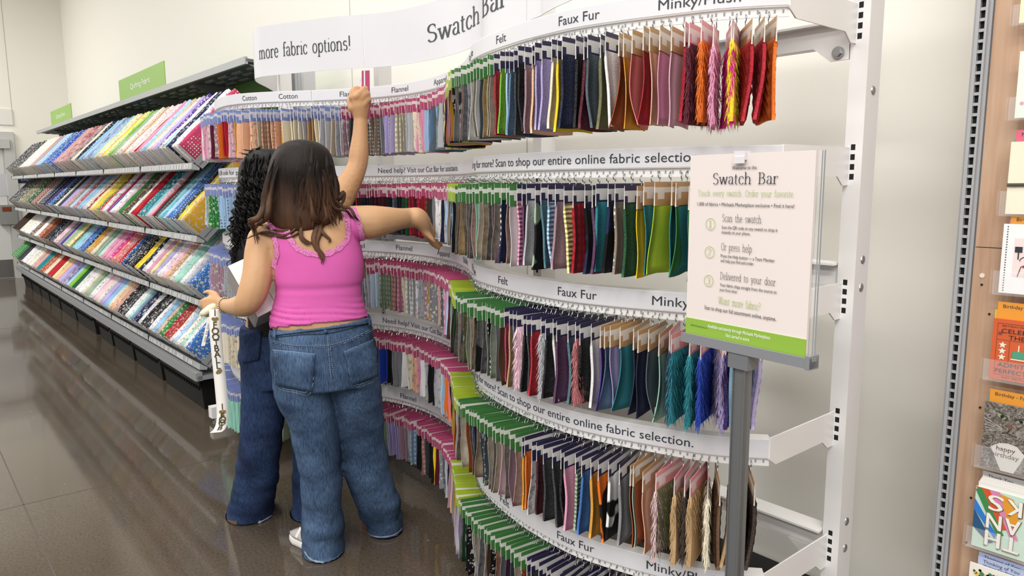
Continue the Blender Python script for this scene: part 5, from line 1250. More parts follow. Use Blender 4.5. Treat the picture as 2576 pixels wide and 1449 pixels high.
for pts in ([(575, 1320), (590, 1330), (620, 1326), (660, 1310), (685, 1295)], [(736, 1316), (750, 1326), (775, 1322)]): ribbon_on(b, bvJ2, pts, .008, .003, .35)
jp2(b, 'frayed_hem', FRAY)
b = MB(); patch_on(b, bvJ2, ((574, 1308), (598, 1310), (596, 1321), (575, 1322)), 5, .003); jp2(b, 'torn_hole', mat('torn_hole_dark', '#5d4738', .8))
# sandal and toes showing past the left hem
b = MB(); tc_ = onZ(695, 1276, .02); ang = math.atan2((BK.d * .12 + BK.r).y, (BK.d * .12 + BK.r).x); u = Vector((math.cos(ang), math.sin(ang), 0)); v = Vector((-u.y, u.x, 0))
foot = Vector((tc_.x, tc_.y, 0)) - u * .02
b.box((-.12, -.035, 0), (.035, .045, .018), 0, Matrix.Translation(foot) @ Matrix.Rotation(ang, 4, 'Z')); b.tube([foot - u * .02 + v * .045 + Vector((0, 0, .02)), foot - u * .015 + Vector((0, 0, .05)), foot - u * .02 - v * .04 + Vector((0, 0, .02))], .007, 6)
sd = part(b, 'sandal', mat('dark_brown_sandal', '#2b201a', .6), WOM2)
b = MB()
for i, o in enumerate((.032, .014, -.002, -.017, -.03)): q = foot + v * o + u * (.012 - .004 * i) + Vector((0, 0, .030)); chain(b, [(q - u * .03, .013 - .001 * i), (q, .0105 - .0011 * i)], .4)
tb = remesh(b, .004, 2, 'bare_foot', SKIN2, WOM2)
# long black curls
CURL = hair_mat('black_curly_hair', '#0b090a', '#1d1716', 0, .4, .5)
b = MB()
cap2 = [(374, 655, 690, .02, 0), (380, 635, 715, .05, 0), (395, 615, 735, .08, 0), (420, 602, 745, .095, 0), (460, 598, 745, .1, 0), (510, 598, 730, .085, -.02), (560, 596, 715, .07, -.05), (610, 590, 700, .055, -.08), (650, 582, 690, .045, -.095), (680, 580, 680, .03, -.10)]
slab(b, BK, dense(cap2, 4), 28, 2.0)
rc = random.Random(4)
def curl_lock(x0, y0, x1, y1, o0, o1, rad, turns, r, n=46):
    pts = []; ph = rc.uniform(0, 6)
    for i in range(n):
        t = i / (n - 1); c = P(x0 + (x1 - x0) * t, y0 + (y1 - y0) * t, o0 + (o1 - o0) * t); a = ph + turns * 6.283 * t; k = rad * min(1, t * 3)
        pts.append(c + BK.r * (k * math.cos(a)) + BK.d * (k * math.sin(a)))
    b.tube(pts, [r * (1 - .75 * (i / (n - 1)) ** 3) for i in range(n)], 5)
for k in range(120):
    t = rc.random(); x0 = 608 + 110 * t + rc.uniform(-6, 6); y0 = rc.uniform(385, 470); x1 = 572 + 95 * t + rc.uniform(-10, 10); y1 = 630 + rc.uniform(-50, 58) - 10 * t
    curl_lock(x0, y0, x1, y1, -.095 + .02 * rc.random(), -.13 + .03 * rc.random(), rc.uniform(.006, .012), rc.uniform(5, 9), rc.uniform(.004, .0065))
for k in range(16): curl_lock(650 + rc.uniform(-25, 25), 384 + rc.uniform(-6, 10), 640 + rc.uniform(-45, 30), 370 + rc.uniform(-8, 22), 0, rc.uniform(-.04, .02), .004, 2, .0028, 14)
H2 = part(b, 'hair', CURL, WOM2, smooth=True)
# swatch in the raised hand
def slabq(fig, pts, off0, off1, th, mb, mi=0):
    q = [fig.P(x, y, off0) for x, y in pts]; mb.prism(q, fig.d * th, mi)
r = empty('fabric_swatch', P(915, 260, .14), 'rose card swatch with polka dot fabric held up in the raised hand', 'fabric swatch')
b = MB(); slabq(BK, [(910, 178), (930, 177), (931, 299), (911, 300)], .142, 0, .003, b); part(b, 'header_card', mat('rose_card', '#b0446f', .45), r)
b = MB(); slabq(BK, [(915, 178), (918.5, 178), (919.5, 300), (916, 300)], .1405, 0, .001, b); part(b, 'card_stripe', mat('card_white_stripe', '#e4dde0', .5), r)
b = MB(); rs = []
for i in range(9):
    t = i / 8; x0 = 910 - 14 * t ** 1.2; rs.append([P(911, 188 + 50 * t, .143), P((911 + x0) / 2, 188 + 50 * t, .147 + .006 * math.sin(t * 9)), P(x0, 188 + 50 * t, .15 + .008 * math.sin(t * 14))])
b.rings(rs, False, 0, False); rs = []
for i in range(5):
    t = i / 4; rs.append([P(922, 292 + 20 * t, .144), P(930 + 2 * math.sin(t * 6), 292 + 16 * t, .148)])
b.rings(rs, False, 0, False)
o = part(b, 'fabric_piece', fabric('dots', 'obj'), r, smooth=True); o.color = lin('#d9c9d2'); so = o.modifiers.new('solid', 'SOLIDIFY'); so.thickness = .003
# ------------------------------------------------------------------ white boxes, ribbon and packet in the arms of the nearer woman
P, R = PK.P, PK.R
BOXW = mat('white_shrinkwrapped_card', '#eceaec', .12, spec=.6); add_bump(BOXW, .12, 25, dist=.004)
BOXG = mat('grey_box_end', '#a4a4a3', .25)
ua, ub, uc = (65, 121), (70, -30), (-24, 52); La, Lb, Lc = 142.0, 80.0, 141.0
def axis(u, l, z): return (PK.r * (u[0] / l) - Vector((0, 0, u[1] / l)) + PK.d * z).normalized()
A_ = axis(ua, La, -.26); B_ = (axis(ub, Lb, .31)); B_ = (B_ - A_ * B_.dot(A_)).normalized(); C_ = A_.cross(B_)
if C_.dot(PK.d) < 0: C_ = -C_
O_ = P(573, 669, .05); k = R(1, .05); la_, lb_, lc_ = La * k, Lb * k, Lc * k * .9
for (t0, t1, lab) in ((0.0, .655, 'larger white shrink-wrapped box hugged under the bent arm'), (.665, 1.0, 'thinner white box pressed between the larger box and the pink top')):
    r = empty('gift_box', O_ + B_ * lb_ * (t0 + t1) / 2 + A_ * la_ / 2, lab, 'box', 'white boxes under the arm')
    b = MB(); o = O_ + B_ * lb_ * t0; wv = B_ * lb_ * (t1 - t0)
    b.prism([o, o + A_ * la_, o + A_ * la_ + C_ * lc_, o + C_ * lc_], wv); bx = part(b, 'box_body', BOXW, r)
    bv_ = bx.modifiers.new('bevel', 'BEVEL'); bv_.width = .003; bv_.segments = 2
    b = MB(); o2 = o - B_ * .0012; mg = .004
    if t0 == 0: b.quad(o2 + A_ * mg + C_ * mg, o2 + A_ * (la_ - mg) + C_ * mg, o2 + A_ * (la_ - mg) + C_ * (lc_ - mg), o2 + A_ * mg + C_ * (lc_ - mg))
    o3 = o + A_ * (la_ + .0012)
    b.quad(o3 + wv * .03 + C_ * mg, o3 + wv * .97 + C_ * mg, o3 + wv * .97 + C_ * (lc_ - mg), o3 + wv * .03 + C_ * (lc_ - mg)); part(b, 'grey_panel', BOXG, r)
# packet of cream rolled ribbon in the left hand
r = empty('ribbon_packet', P(525, 780, .2), 'cream rolled ribbon packet in clear wrap held in the left hand', 'packet')
b = MB(); b.tube([P(504, 792, .19), P(512, 788, .19), P(530, 776, .2), P(546, 766, .2)], [R(5), R(9), R(11), R(8)], 10); part(b, 'ribbon_roll', mat('cream_satin', '#e6d9bc', .4), r, smooth=True)
b = MB(); b.prism([P(500, 796, .185), P(503, 786, .185), P(548, 757, .195), P(550, 764, .195)], PK.d * .002); part(b, 'clear_wrap', mat('clear_film', '#f2f2f2', .08, spec=.8), r)
RIBM = mat('white_satin_ribbon', '#e9e6e1', .45); GOLD = mat('gold_foil_outline', '#8f7a45', .4, metal=.3); RINK = mat('ribbon_black_ink', '#2e2a24', .6)
rib = [(541, 778, .18), (542, 830, .17), (546, 880, .165), (551, 930, .16), (556, 980, .155), (560, 1030, .15), (559, 1062, .145), (552, 1080, .13), (543, 1088, .11)]
RS = spline([P(*q) for q in rib], 10); TT = spline([Vector((12.0 + 3.5 * i / 8, 0, 0)) for i in range(9)], 10)
r = empty('printed_ribbon', RS[0], 'white ribbon printed I heart football hanging down from the left hand', 'ribbon')
b = MB(); rs = []
for p, w in zip(RS, TT): ww = R(13.5, .16); rs.append([p - PK.r * ww, p - PK.d * .002, p + PK.r * ww])
b.rings(rs, False, 0, False); o = part(b, 'ribbon_band', RIBM, r, smooth=True); so = o.modifiers.new('solid', 'SOLIDIFY'); so.thickness = .0012
b = MB(); tot = len(RS) - 1
def rib_at(t):
    f = min(.9999, max(0, t)) * tot; i = int(f); a = RS[i].lerp(RS[i + 1], f - i); return a, (RS[i + 1] - RS[i]).normalized()
marks = list('I*FOOTBALL@') + [' '] * 5 + list('I*FOOTBALL')
hgt = .028
for i, chh in enumerate(marks):
    if i == 13: part(b, 'ribbon_lettering', [RINK, GOLD], r); b = MB()
    t = .02 + i * .0365
    if chh == ' ' or t > .96: continue
    p, d = rib_at(t); p = p - PK.d * .0045
    if chh in '*@':
        for dx, dz, rr in (((-.006, 0, .007), (.006, 0, .007), (0, -.007, .006)) if chh == '*' else ((0, 0, .009), (.006, .004, .006), (-.006, -.004, .006))): b.cyl(p + PK.r * dx + Vector((0, 0, dz)), rr, .0006, 10, tuple(-PK.d), 1)
    else:
        g = text_geo(chh); lay(b, g, p - d * -.012 - PK.d * .0002, PK.r, -d, None, hgt * 1.35, 'C', 1); lay(b, g, p - d * -.012 - PK.d * .001, PK.r, -d, None, hgt * 1.2, 'C', 0)
part(b, 'ribbon_lettering', [RINK, GOLD], r)
r = empty('hang_tag', P(520, 830, .17), 'thin white looped tag dangling beside the printed ribbon', 'tag')
b = MB(); rs = []
for i in range(8):
    t = i / 7; c = P(527 - 17 * t, 797 + 73 * t, .18); rs.append([c - PK.r * .006, c + PK.r * .008])
b.rings(rs, False, 0, False); o = part(b, 'tag_strip', RIBM, r); so = o.modifiers.new('solid', 'SOLIDIFY'); so.thickness = .001
b = MB(); lay(b, text_geo('|||| ||| ||||'), P(524, 815, .176), (P(512, 868, .176) - P(524, 815, .176)), PK.r, .07, .008); part(b, 'tag_print', RINK, r)
# card box under the far woman's right side
r = empty('cardboard_box', P(905, 700, .12), 'brown-edged box with white lid standing out past the right side of the pink top', 'box')
b = MB(); q = [P(880, 665, .14), P(924, 646, .14), P(922, 700, .14), P(925, 760, .14), P(880, 765, .14)]
b.prism([P(880, 662, .14), P(918, 655, .14), P(920, 700, .14), P(914, 700, .14), P(880, 715, .14)], PK.d * .12); part(b, 'box_body', mat('brown_layered_card', '#8b7458', .7), r)
b = MB(); b.prism([P(880, 655, .135), P(926, 640, .135), P(926, 647, .135), P(880, 664, .135)], PK.d * .13); part(b, 'box_lid', BOXW, r)
# ------------------------------------------------------------------ floor-standing sign in front of the rails
SBOARD = mat('sign_card_blush', '#dbd0cc', .55); SG = mat('sign_green_band', '#86ab3c', .5); SINK = mat('sign_navy_ink', '#20232f', .6); SGR = mat('sign_olive_ink', '#93ab45', .6); SWH = mat('sign_white_ink', '#f2f2ea', .6)
TS = 1.50
def dist(px, py, t): return CAMP + ray(px, py).normalized() * t
a_bl = dist(1722, 838, TS); a_tl = Vector((a_bl.x, a_bl.y, 0)); rr_ = ray(1728, 391); kk = math.hypot(a_bl.x, a_bl.y) / math.hypot(rr_.x, rr_.y); a_tl = CAMP + rr_ * kk
hgt_ = (a_tl.z - a_bl.z)
best = None
for i in range(60):
    y = a_bl.y * (1 - i * .0012); p = onY(2023, 905, y); q = onY(2050, 381, y); e_ = abs((q.z - p.z) - hgt_) + abs(p.z - a_bl.z) * .5
    if best is None or e_ < best[0]: best = (e_, p, q)
a_br = best[1]; a_br = Vector((a_br.x, a_br.y, a_bl.z)); U_ = (Vector((a_br.x, a_br.y, 0)) - Vector((a_bl.x, a_bl.y, 0))); WID = U_.length; U_.normalize(); V_ = Vector((0, 0, 1)); NN = Vector((U_.y, -U_.x, 0))
SO = Vector((a_bl.x, a_bl.y, a_bl.z))
stand = empty('sign_stand', (SO + U_ * WID * .5) * 1.0, 'floor-standing grey sign holder with welcome board in front of the swatch rails', 'sign stand'); stand.location.z = 0
sgn = Matrix((U_, -NN, V_)).transposed().to_4x4(); sgn.translation = SO
def spart(mb, name, mats, **k): return part(mb, name, mats, stand, **k)
b = MB(); b.box((0, .004, 0), (WID, .009, hgt_), 0, sgn); brd = spart(b, 'sign_board', SBOARD)
b = MB(); b.box((0, .0028, 0), (WID, .0040, hgt_ * .092), 0, sgn); spart(b, 'green_band', SG)
b = MB(); b.box((-.004, -.006, -.016), (WID + .014, .02, -.004), 0, sgn); b.box((-.004, -.006, -.004), (WID + .014, .0, .002), 0, sgn); b.box((-.004, .014, -.004), (WID + .014, .02, .002), 0, sgn); b.box((WID + .006, -.007, -.018), (WID + .014, .021, .006), 0, sgn); spart(b, 'grey_tray', mat('sign_grey_plastic', '#7c7e83', .4))
GLS = mat('clear_acrylic', '#ffffff', .04, spec=.5); bsdf(GLS).inputs['Alpha'].default_value = .09
b = MB(); b.box((WID + .001, .011, 0), (WID + .011, .0125, hgt_ + .0), 0, sgn); spart(b, 'acrylic_backing', GLS)
b = MB(); b.box((WID + .0105, .0105, 0), (WID + .0118, .013, hgt_), 0, sgn); b.box((WID + .0065, .0105, 0), (WID + .0072, .013, hgt_), 0, sgn); spart(b, 'acrylic_edge', mat('acrylic_edge_grey', '#8f9296', .2))
b = MB(); b.box((WID * .40, -.002, hgt_ - .012), (WID * .49, .016, hgt_ + .004), 0, sgn); b.box((WID * .40, -.004, hgt_ - .018), (WID * .49, -.002, hgt_ - .006), 0, sgn); spart(b, 'clip', mat('clear_clip', '#d6cfd4', .15))
b = MB(); po = sgn @ Vector((WID * .5, .012, 0)); b.box((-.0135, -.010, .02), (.0135, .010, SO.z - .016), 0, Matrix.Translation((po.x, po.y, 0)) @ sgn.to_3x3().to_4x4())
for dx in (-.0135, .011): b.box((dx, -.0125, .02), (dx + .0025, .0, SO.z - .016), 0, Matrix.Translation((po.x, po.y, 0)) @ sgn.to_3x3().to_4x4())
spart(b, 'pole', mat('grey_anodised_pole', '#6f7173', .35, metal=.4))
b = MB(); b.box((-.022, -.016, SO.z - .045), (.022, .016, SO.z - .014), 0, Matrix.Translation((po.x, po.y, 0)) @ sgn.to_3x3().to_4x4()); spart(b, 'pole_collar', mat('sign_grey_plastic2', '#6a6c70', .4))
b = MB(); b.box((-.15, -.12, 0), (.15, .12, .02), 0, Matrix.Translation((po.x, po.y, 0)) @ sgn.to_3x3().to_4x4()); spart(b, 'stand_base', GREYM)
def st(body, u, v, width, size, align='C', mi=0, ser=False, th=.07, tn=.03):
    tx = MB()
    geo = serif_geo(body, th, tn) if ser else text_geo(body)
    lay(tx, geo, sgn @ Vector((u * WID, .0018, v * hgt_)), U_, V_, width * WID, size * hgt_, align, 0); spart(tx, 'sign_lettering', (SINK, SGR, SWH)[mi])
st('Welcome to the', .475, .918, .20, .0265)
st('Swatch Bar',   .478, .842, .535, .084, ser=True, th=.072, tn=.026)
st('Touch every swatch. Order your favorite.', .475, .780, .785, .046, mi=1, ser=True, th=.055, tn=.03)
st('1,000 of fabrics \u2022 Michaels Marketplace exclusive \u2022 Find it here!', .475, .727, .79, .027)
for i, (v, h1, l1, l2, w1, wa, wb) in enumerate(((.645, 'Scan the swatch', 'Scan the QR code on any swatch to shop it', 'instantly on your phone.', .325, .45, .24), (.492, 'Or press help', 'Press the Help button \u2014 a Team Member', 'will help you find and order.', .26, .44, .28), (.335, 'Delivered to your door', 'Your fabric ships straight from the source to', 'your front door.', .455, .465, .155))):
    st(h1, .305, v, w1, .056, 'L', 0, True, .06, .028); st(l1, .305, v - .038, wa, .025, 'L'); st(l2, .305, v - .064, wb, .025, 'L')
    st(str(i + 1), .205, v - .035, .04, .052, 'C', 1, True, .05, .03)
    tx = MB(); n0 = 0
    for k in range(37):
        a = 2 * math.pi * k / 36
        for r_ in (.0425, .039): tx.v.append(tuple(sgn @ Vector((.205 * WID + r_ * WID * math.cos(a), .0018, (v - .017) * hgt_ + r_ * WID * math.sin(a) * 1.0))))
    for k in range(36): q = n0 + 2 * k; tx.face((q, q + 1, q + 3, q + 2))
    spart(tx, 'number_ring', SGR)
st('Want more fabric?', .475, .200, .355, .056, mi=1, ser=True, th=.06, tn=.03)
st('Scan to shop our full assortment online, anytime.', .475, .158, .60, .031)
st('Available exclusively through Michaels Marketplace.', .475, .058, .53, .027, mi=2)
st('Not carried in store.', .475, .026, .20, .027, mi=2)
st('\u00a92025 Michaels Stores, Inc.', .05, .050, .16, .012, 'L')
# ------------------------------------------------------------------ card rack at the right
YC = 2.10
WOODM = mat('wood_grain_panel', '#c9a384', .5)
def wood_nodes(mt):
    tc = N(mt, 'ShaderNodeTexCoord'); mp = N(mt, 'ShaderNodeMapping'); mp.inputs['Scale'].default_value = (1, 1, .05); L(mt, tc.outputs['Object'], mp.inputs['Vector'])
    n = N(mt, 'ShaderNodeTexNoise'); n.inputs['Scale'].default_value = 55; n.inputs['Detail'].default_value = 6; n.inputs['Distortion'].default_value = .5; L(mt, mp.outputs[0], n.inputs['Vector'])
    n2 = N(mt, 'ShaderNodeTexNoise'); n2.inputs['Scale'].default_value = 9; n2.inputs['Detail'].default_value = 3; L(mt, mp.outputs[0], n2.inputs['Vector'])
    r = ramp(mt, n.outputs[0], [(.30, '#9c765b'), (.5, '#bd9a7f'), (.72, '#cbae95')]); r2 = ramp(mt, n2.outputs[0], [(.35, '#ad876c'), (.65, '#c7a78c')]); L(mt, mixc(mt, .4, r.outputs[0], r2.outputs[0]), bsdf(mt).inputs['Base Color'])
wood_nodes(WOODM)
GREYS = mat('grey_hammered_steel', '#a7a8aa', .45); add_bump(GREYS, .4, 420, dist=.001)
def xat(px, py, y=YC): return onY(px, py, y).x
xu0, xu1, xu2 = xat(2457, 20), xat(2486, 20), xat(2499, 20)
r = empty('slotted_upright', (xu0, YC, 0), 'grey slotted steel upright between the white fixture and the wood card panel', 'upright')
b = MB(); sw0 = xat(2466, 20); sw1 = xat(2480, 20)
b.box((xu0, YC + .02, 0), (xu2, YC + .06, 2.6)); b.box((xu0, YC, 0), (sw0, YC + .02, 2.6)); b.box((sw1, YC, 0), (xu1, YC + .02, 2.6)); b.box((xu1, YC + .01, 0), (xu2 - .004, YC + .02, 2.6)); b.box((xu0 - .006, YC + .006, 0), (xu0, YC + .03, 2.6)); part(b, 'channel', GREYS, r)
b = MB(); z = .02
zz0 = onY(2472, 20, YC).z % .0254
while z < 2.58: b.box((sw0, YC + .002, z + zz0), (sw1, YC + .006, z + zz0 + .0075)); z += .0254
part(b, 'slot_bars', GREYS, r)
b = MB(); b.box((sw0, YC + .012, 0), (sw1, YC + .0195, 2.6)); part(b, 'slot_shadow', DARK, r)
b = MB(); b.box((xu2, YC + .012, 0), (xu2 + .75, YC + .05, 1.279)); b.box((xu2, YC + .012, 1.281), (xu2 + .75, YC + .05, 2.6))
o = b.build('wood_panel', WOODM); recenter(o, (xu2 + .37, YC, 0)); tag(o, 'pale wood-grain backing panel of the greeting card rack at the right edge', 'panel')
for i, (px, py) in enumerate(((2471, 693), (2470, 716), (2489, 790), (2466, 1025), (2443, 1252), (2431, 1364))):
    q = onY(px, py, YC + .012); b = MB(); b.cyl((q.x, YC + .010, q.z), .006 if i == 0 else .0028, .004, 14, (0, 1, 0)); o = b.build('peg_hole' if i else 'clear_plug', mat('plug_clear', '#e8ddd4', .2) if i == 0 else DARK); recenter(o, (q.x, YC + .01, q.z)); tag(o, ['round clear plug on the wood panel', 'dark peg hole just below the round clear plug', 'dark peg hole beside the orange ticket card', 'dark peg hole left of the cat card', 'dark peg hole left of the upside-down thanks card', 'dark peg hole at the lower left of the thanks card pocket'][i], 'peg hole' if i else 'plug')
YK = 2.065
ACR = GLS
def cardq(px0, py0, px1, py1, y=YK, w=None):
    """front face frame of a greeting card: px0,py0 top-left, py1 bottom-left pixel"""
    a = onY(px0, py0, y); c = onY(px1, py1, y); return a, c
def greeting(name, tl, bl, width, color, lab, lines=(), tabs=(), extra=None, cat='greeting card', th=.004):
    a = onY(tl[0], tl[1], YK); c = onY(bl[0], bl[1], YK); x0 = c.x + (a.x - c.x) * .5; z0, z1 = c.z, a.z; x1 = x0 + width; h = z1 - z0
    r = empty(name, ((x0 + x1) / 2, YK, z0), lab, cat, 'greeting cards on the rack')
    b = MB(); b.box((x0, YK, z0), (x1, YK + th, z1)); part(b, 'card_front', mat('card_' + color[1:], color, .5), r)
    def qd(mb, u0, v0, u1, v1, mi=0, lift=.001): mb.quad((x0 + u0 * width, YK - lift, z0 + v0 * h), (x0 + u1 * width, YK - lift, z0 + v0 * h), (x0 + u1 * width, YK - lift, z0 + v1 * h), (x0 + u0 * width, YK - lift, z0 + v1 * h), mi)
    def pt(u, v, lift=.001): return Vector((x0 + u * width, YK - lift, z0 + v * h))
    if lines:
        for col in sorted({l[5] for l in lines}):
            b = MB()
            for body, u, v, w, s, c_ in lines:
                if c_ == col: lay(b, text_geo(body), pt(u, v, .0016), (1, 0, 0), (0, 0, 1), w * width, s * h, 'L')
            part(b, 'card_lettering', mat('ink_' + col[1:], col, .6), r)
    if extra: extra(r, qd, pt, width, h)
    # clear pocket holding it
    pr = empty('card_pocket', ((x0 + x1) / 2, YK, z0), 'clear acrylic pocket holding the ' + lab.split(' on ')[0].split(' at ')[0], 'card pocket', 'clear card pockets')
    b = MB(); b.box((x0 - .012, YK - .006, z0 - .004), (x1, YK - .0045, z0 + h * .32)); b.box((x0 - .012, YK - .006, z0 - .006), (x1, YC + .01, z0 - .004)); b.box((x0 - .018, YK - .004, z0 - .004), (x0 - .0165, YC + .01, z0 + h * .32)); part(b, 'pocket_shell', ACR, pr)
    for i, (txt, tx0, tdz, col, sub, labt) in enumerate(tabs):
        q = onY(tx0, tdz[0], YK + .012 + .006 * i); q2 = onY(tx0, tdz[1], YK + .012)
        tr = empty('divider_tab', (q.x + width / 2, YK + .02, q.z), labt, 'divider tab', 'divider tabs')
        b = MB(); y_ = YK + .010 + .006 * i; b.box((q.x, y_, z0 + h * .4), (q.x + width, y_ + .001, q.z)); part(b, 'tab_card', mat('tab_' + col[1:], col, .5), tr)
        if txt:
            b = MB(); hh = .0085; lay(b, text_geo(txt), (q.x + .012, y_ - .0006, q.z - .0145), (1, 0, 0), (0, 0, 1), None, .0125)
            if sub: lay(b, text_geo(sub), (q.x + .012, y_ - .0006, q.z - .024), (1, 0, 0), (0, 0, 1), None, .009)
            part(b, 'tab_lettering', INK, tr)
CWD = .127
def disc(mb, c, r, mi=0, n=14, ry=None): mb.poly([c + Vector((r * math.cos(2 * math.pi * i / n), 0, (ry or r) * math.sin(2 * math.pi * i / n))) for i in range(n)], mi)
def ex_mint(r, qd, pt, w, h):
    b = MB()
    for u, v in ((.12, .82), (.2, .55), (.1, .22), (.35, .7), (.3, .15)): disc(b, pt(u, v), .004)
    part(b, 'pink_dots', mat('dot_pink', '#d98a9a', .5), r)
greeting('greeting_card', (2561, 130), (2557, 297), CWD, '#dfe9de', 'mint card with pink dots at the upper right edge', extra=ex_mint)
greeting('greeting_card', (2573, -90), (2566, 58), CWD, '#efe4b8', 'pale card cut off at the top right corner')
def ex_flower(r, qd, pt, w, h):
    b = MB()
    for k in range(6): a = k * 1.047; disc(b, pt(.33, .68) + Vector((.006 * math.cos(a), 0, .006 * math.sin(a))), .0045)
    disc(b, pt(.33, .68, .0014), .004, 1)
    for k in range(5): a = k * 1.257; disc(b, pt(.36, .57) + Vector((.005 * math.cos(a), 0, .005 * math.sin(a))), .0028, 1)
    part(b, 'flower_print', [mat('print_yellow', '#e6b83a', .6), mat('print_rust', '#b5562f', .6)], r)
    b = MB()
    for k in range(3): b.tube([pt(0, .42 - .016 * k, .004), pt(1, .425 - .014 * k, .004)], .0012, 6)
    part(b, 'striped_twine', mat('twine_dark', '#3d3a38', .8), r)
greeting('greeting_card', (2542, 357), (2530, 538), CWD, '#ebe5cc', 'cream card with yellow flower and dark striped twine', tabs=(('Mother', 2558, (328, 350), '#d9667f', None, 'pink divider tab above the cream flower card'), ('', 2552, (349, 360), '#7db3b4', None, 'teal divider tab above the cream flower card')), extra=ex_flower)
def ex_cafe(r, qd, pt, w, h):
    b = MB()
    for k in range(26): qd(b, .065, .03 + k * .037, .085, .045 + k * .037, 0)
    for k in range(5): qd(b, .55 + k * .14, .62, .62 + k * .14, .78, 0)
    b.tube([pt(.28, .62), pt(.28, .5)], .0014, 5)
    b.box(tuple(pt(.22, .6) + Vector((0, -.001, 0))), tuple(pt(.34, .68) + Vector((0, 0, 0))))
    b.tube([pt(.8, .6), pt(.8, .25)], .0009, 5); b.tube([pt(.62, .42), pt(1, .42)], .0008, 5)
    part(b, 'ink_drawing', INK, r)
    b = MB(); loop = [pt(.42 + .11 * math.cos(a), .48 + .06 * math.sin(a)) for a in [i * .4 for i in range(9)]]; b.tube(loop, .001, 5)
    for u in (.34, .42, .50): b.tube([pt(u, .4), pt(u - .05 + .04 * (u > .4), .25)], .0009, 5)
    part(b, 'chair_drawing', INK, r)
    b = MB(); disc(b, pt(.44, .40, .0015), .012, 0, 14, .004); part(b, 'red_seat', mat('print_red', '#b8323a', .6), r)
    b = MB(); qd(b, .2, .25, .95, .8, 0, .0005); part(b, 'pink_wash', mat('print_pink_wash', '#efd9d8', .6), r)
greeting('greeting_card', (2529, 563), (2508, 735), CWD, '#f1eff0', 'white card with dotted border and drawn cafe chair', tabs=(('Birthday', 2545, (541, 552), '#e9a03c', None, 'orange tab above the drawn cafe card'), ('', 2541, (552, 566), '#dd9aa9', None, 'pink tab above the drawn cafe card')), extra=ex_cafe)
def ex_ticket(r, qd, pt, w, h):
    b = MB()
    for u0, v0, u1, v1 in ((.08, .08, .085, .93), (.08, .93, 1, .935), (.08, .08, 1, .085), (.08, .30, 1, .304), (.08, .66, 1, .664), (.30, .30, .305, .66)): qd(b, u0, v0, u1, v1, 0)
    for v, l in ((.78, .14), (.76, .12), (.74, .10)): qd(b, .10, v, .10 + l * .6, v + .008)
    part(b, 'black_rules', INK, r)
    b = MB()
    for v in (.38, .48, .58):
        c = pt(.19, v, .0012); b.poly([c + Vector(((.009 if i % 2 == 0 else .004) * math.sin(i * math.pi / 5), 0, (.009 if i % 2 == 0 else .004) * math.cos(i * math.pi / 5))) for i in range(10)])
    part(b, 'star_prints', mat('print_cream', '#ecdfc8', .6), r)
    b = MB(); qd(b, .36, .38, 1, .50, 0); 
    for k in range(5): qd(b, .45 + k * .11, .50, .47 + k * .11, .60, 1)
    qd(b, .34, .355, 1, .375, 1); part(b, 'cake_print', [mat('print_jade', '#4c9a78', .6), mat('print_cream', '#ecdfc8', .6)], r)
greeting('greeting_card', (2499, 800), (2488, 950), CWD, '#cf5d32', 'orange ticket card with cake, stars and the words admit one', lines=(('BIRTHDAY ENTERTAINMENT', .16, .885, .75, .035, '#2b2420'), ('CELEBRATE', .15, .78, .80, .10, '#2b2421'), ('THE DAY', .28, .68, .62, .10, '#2b2421'), ('ADMIT ONE', .13, .22, .80, .10, '#2b2421'), ('PERFECT DAY', .10, .115, .84, .10, '#2b2421'), ('NO RETURNS', .22, .035, .55, .04, '#2b2421')), tabs=(('Birthday', 2512, (758, 778), '#e89a35', None, 'orange tab above the orange ticket card'), ('', 2505, (778, 800), '#efd04e', None, 'yellow tab above the orange ticket card')), extra=ex_ticket)
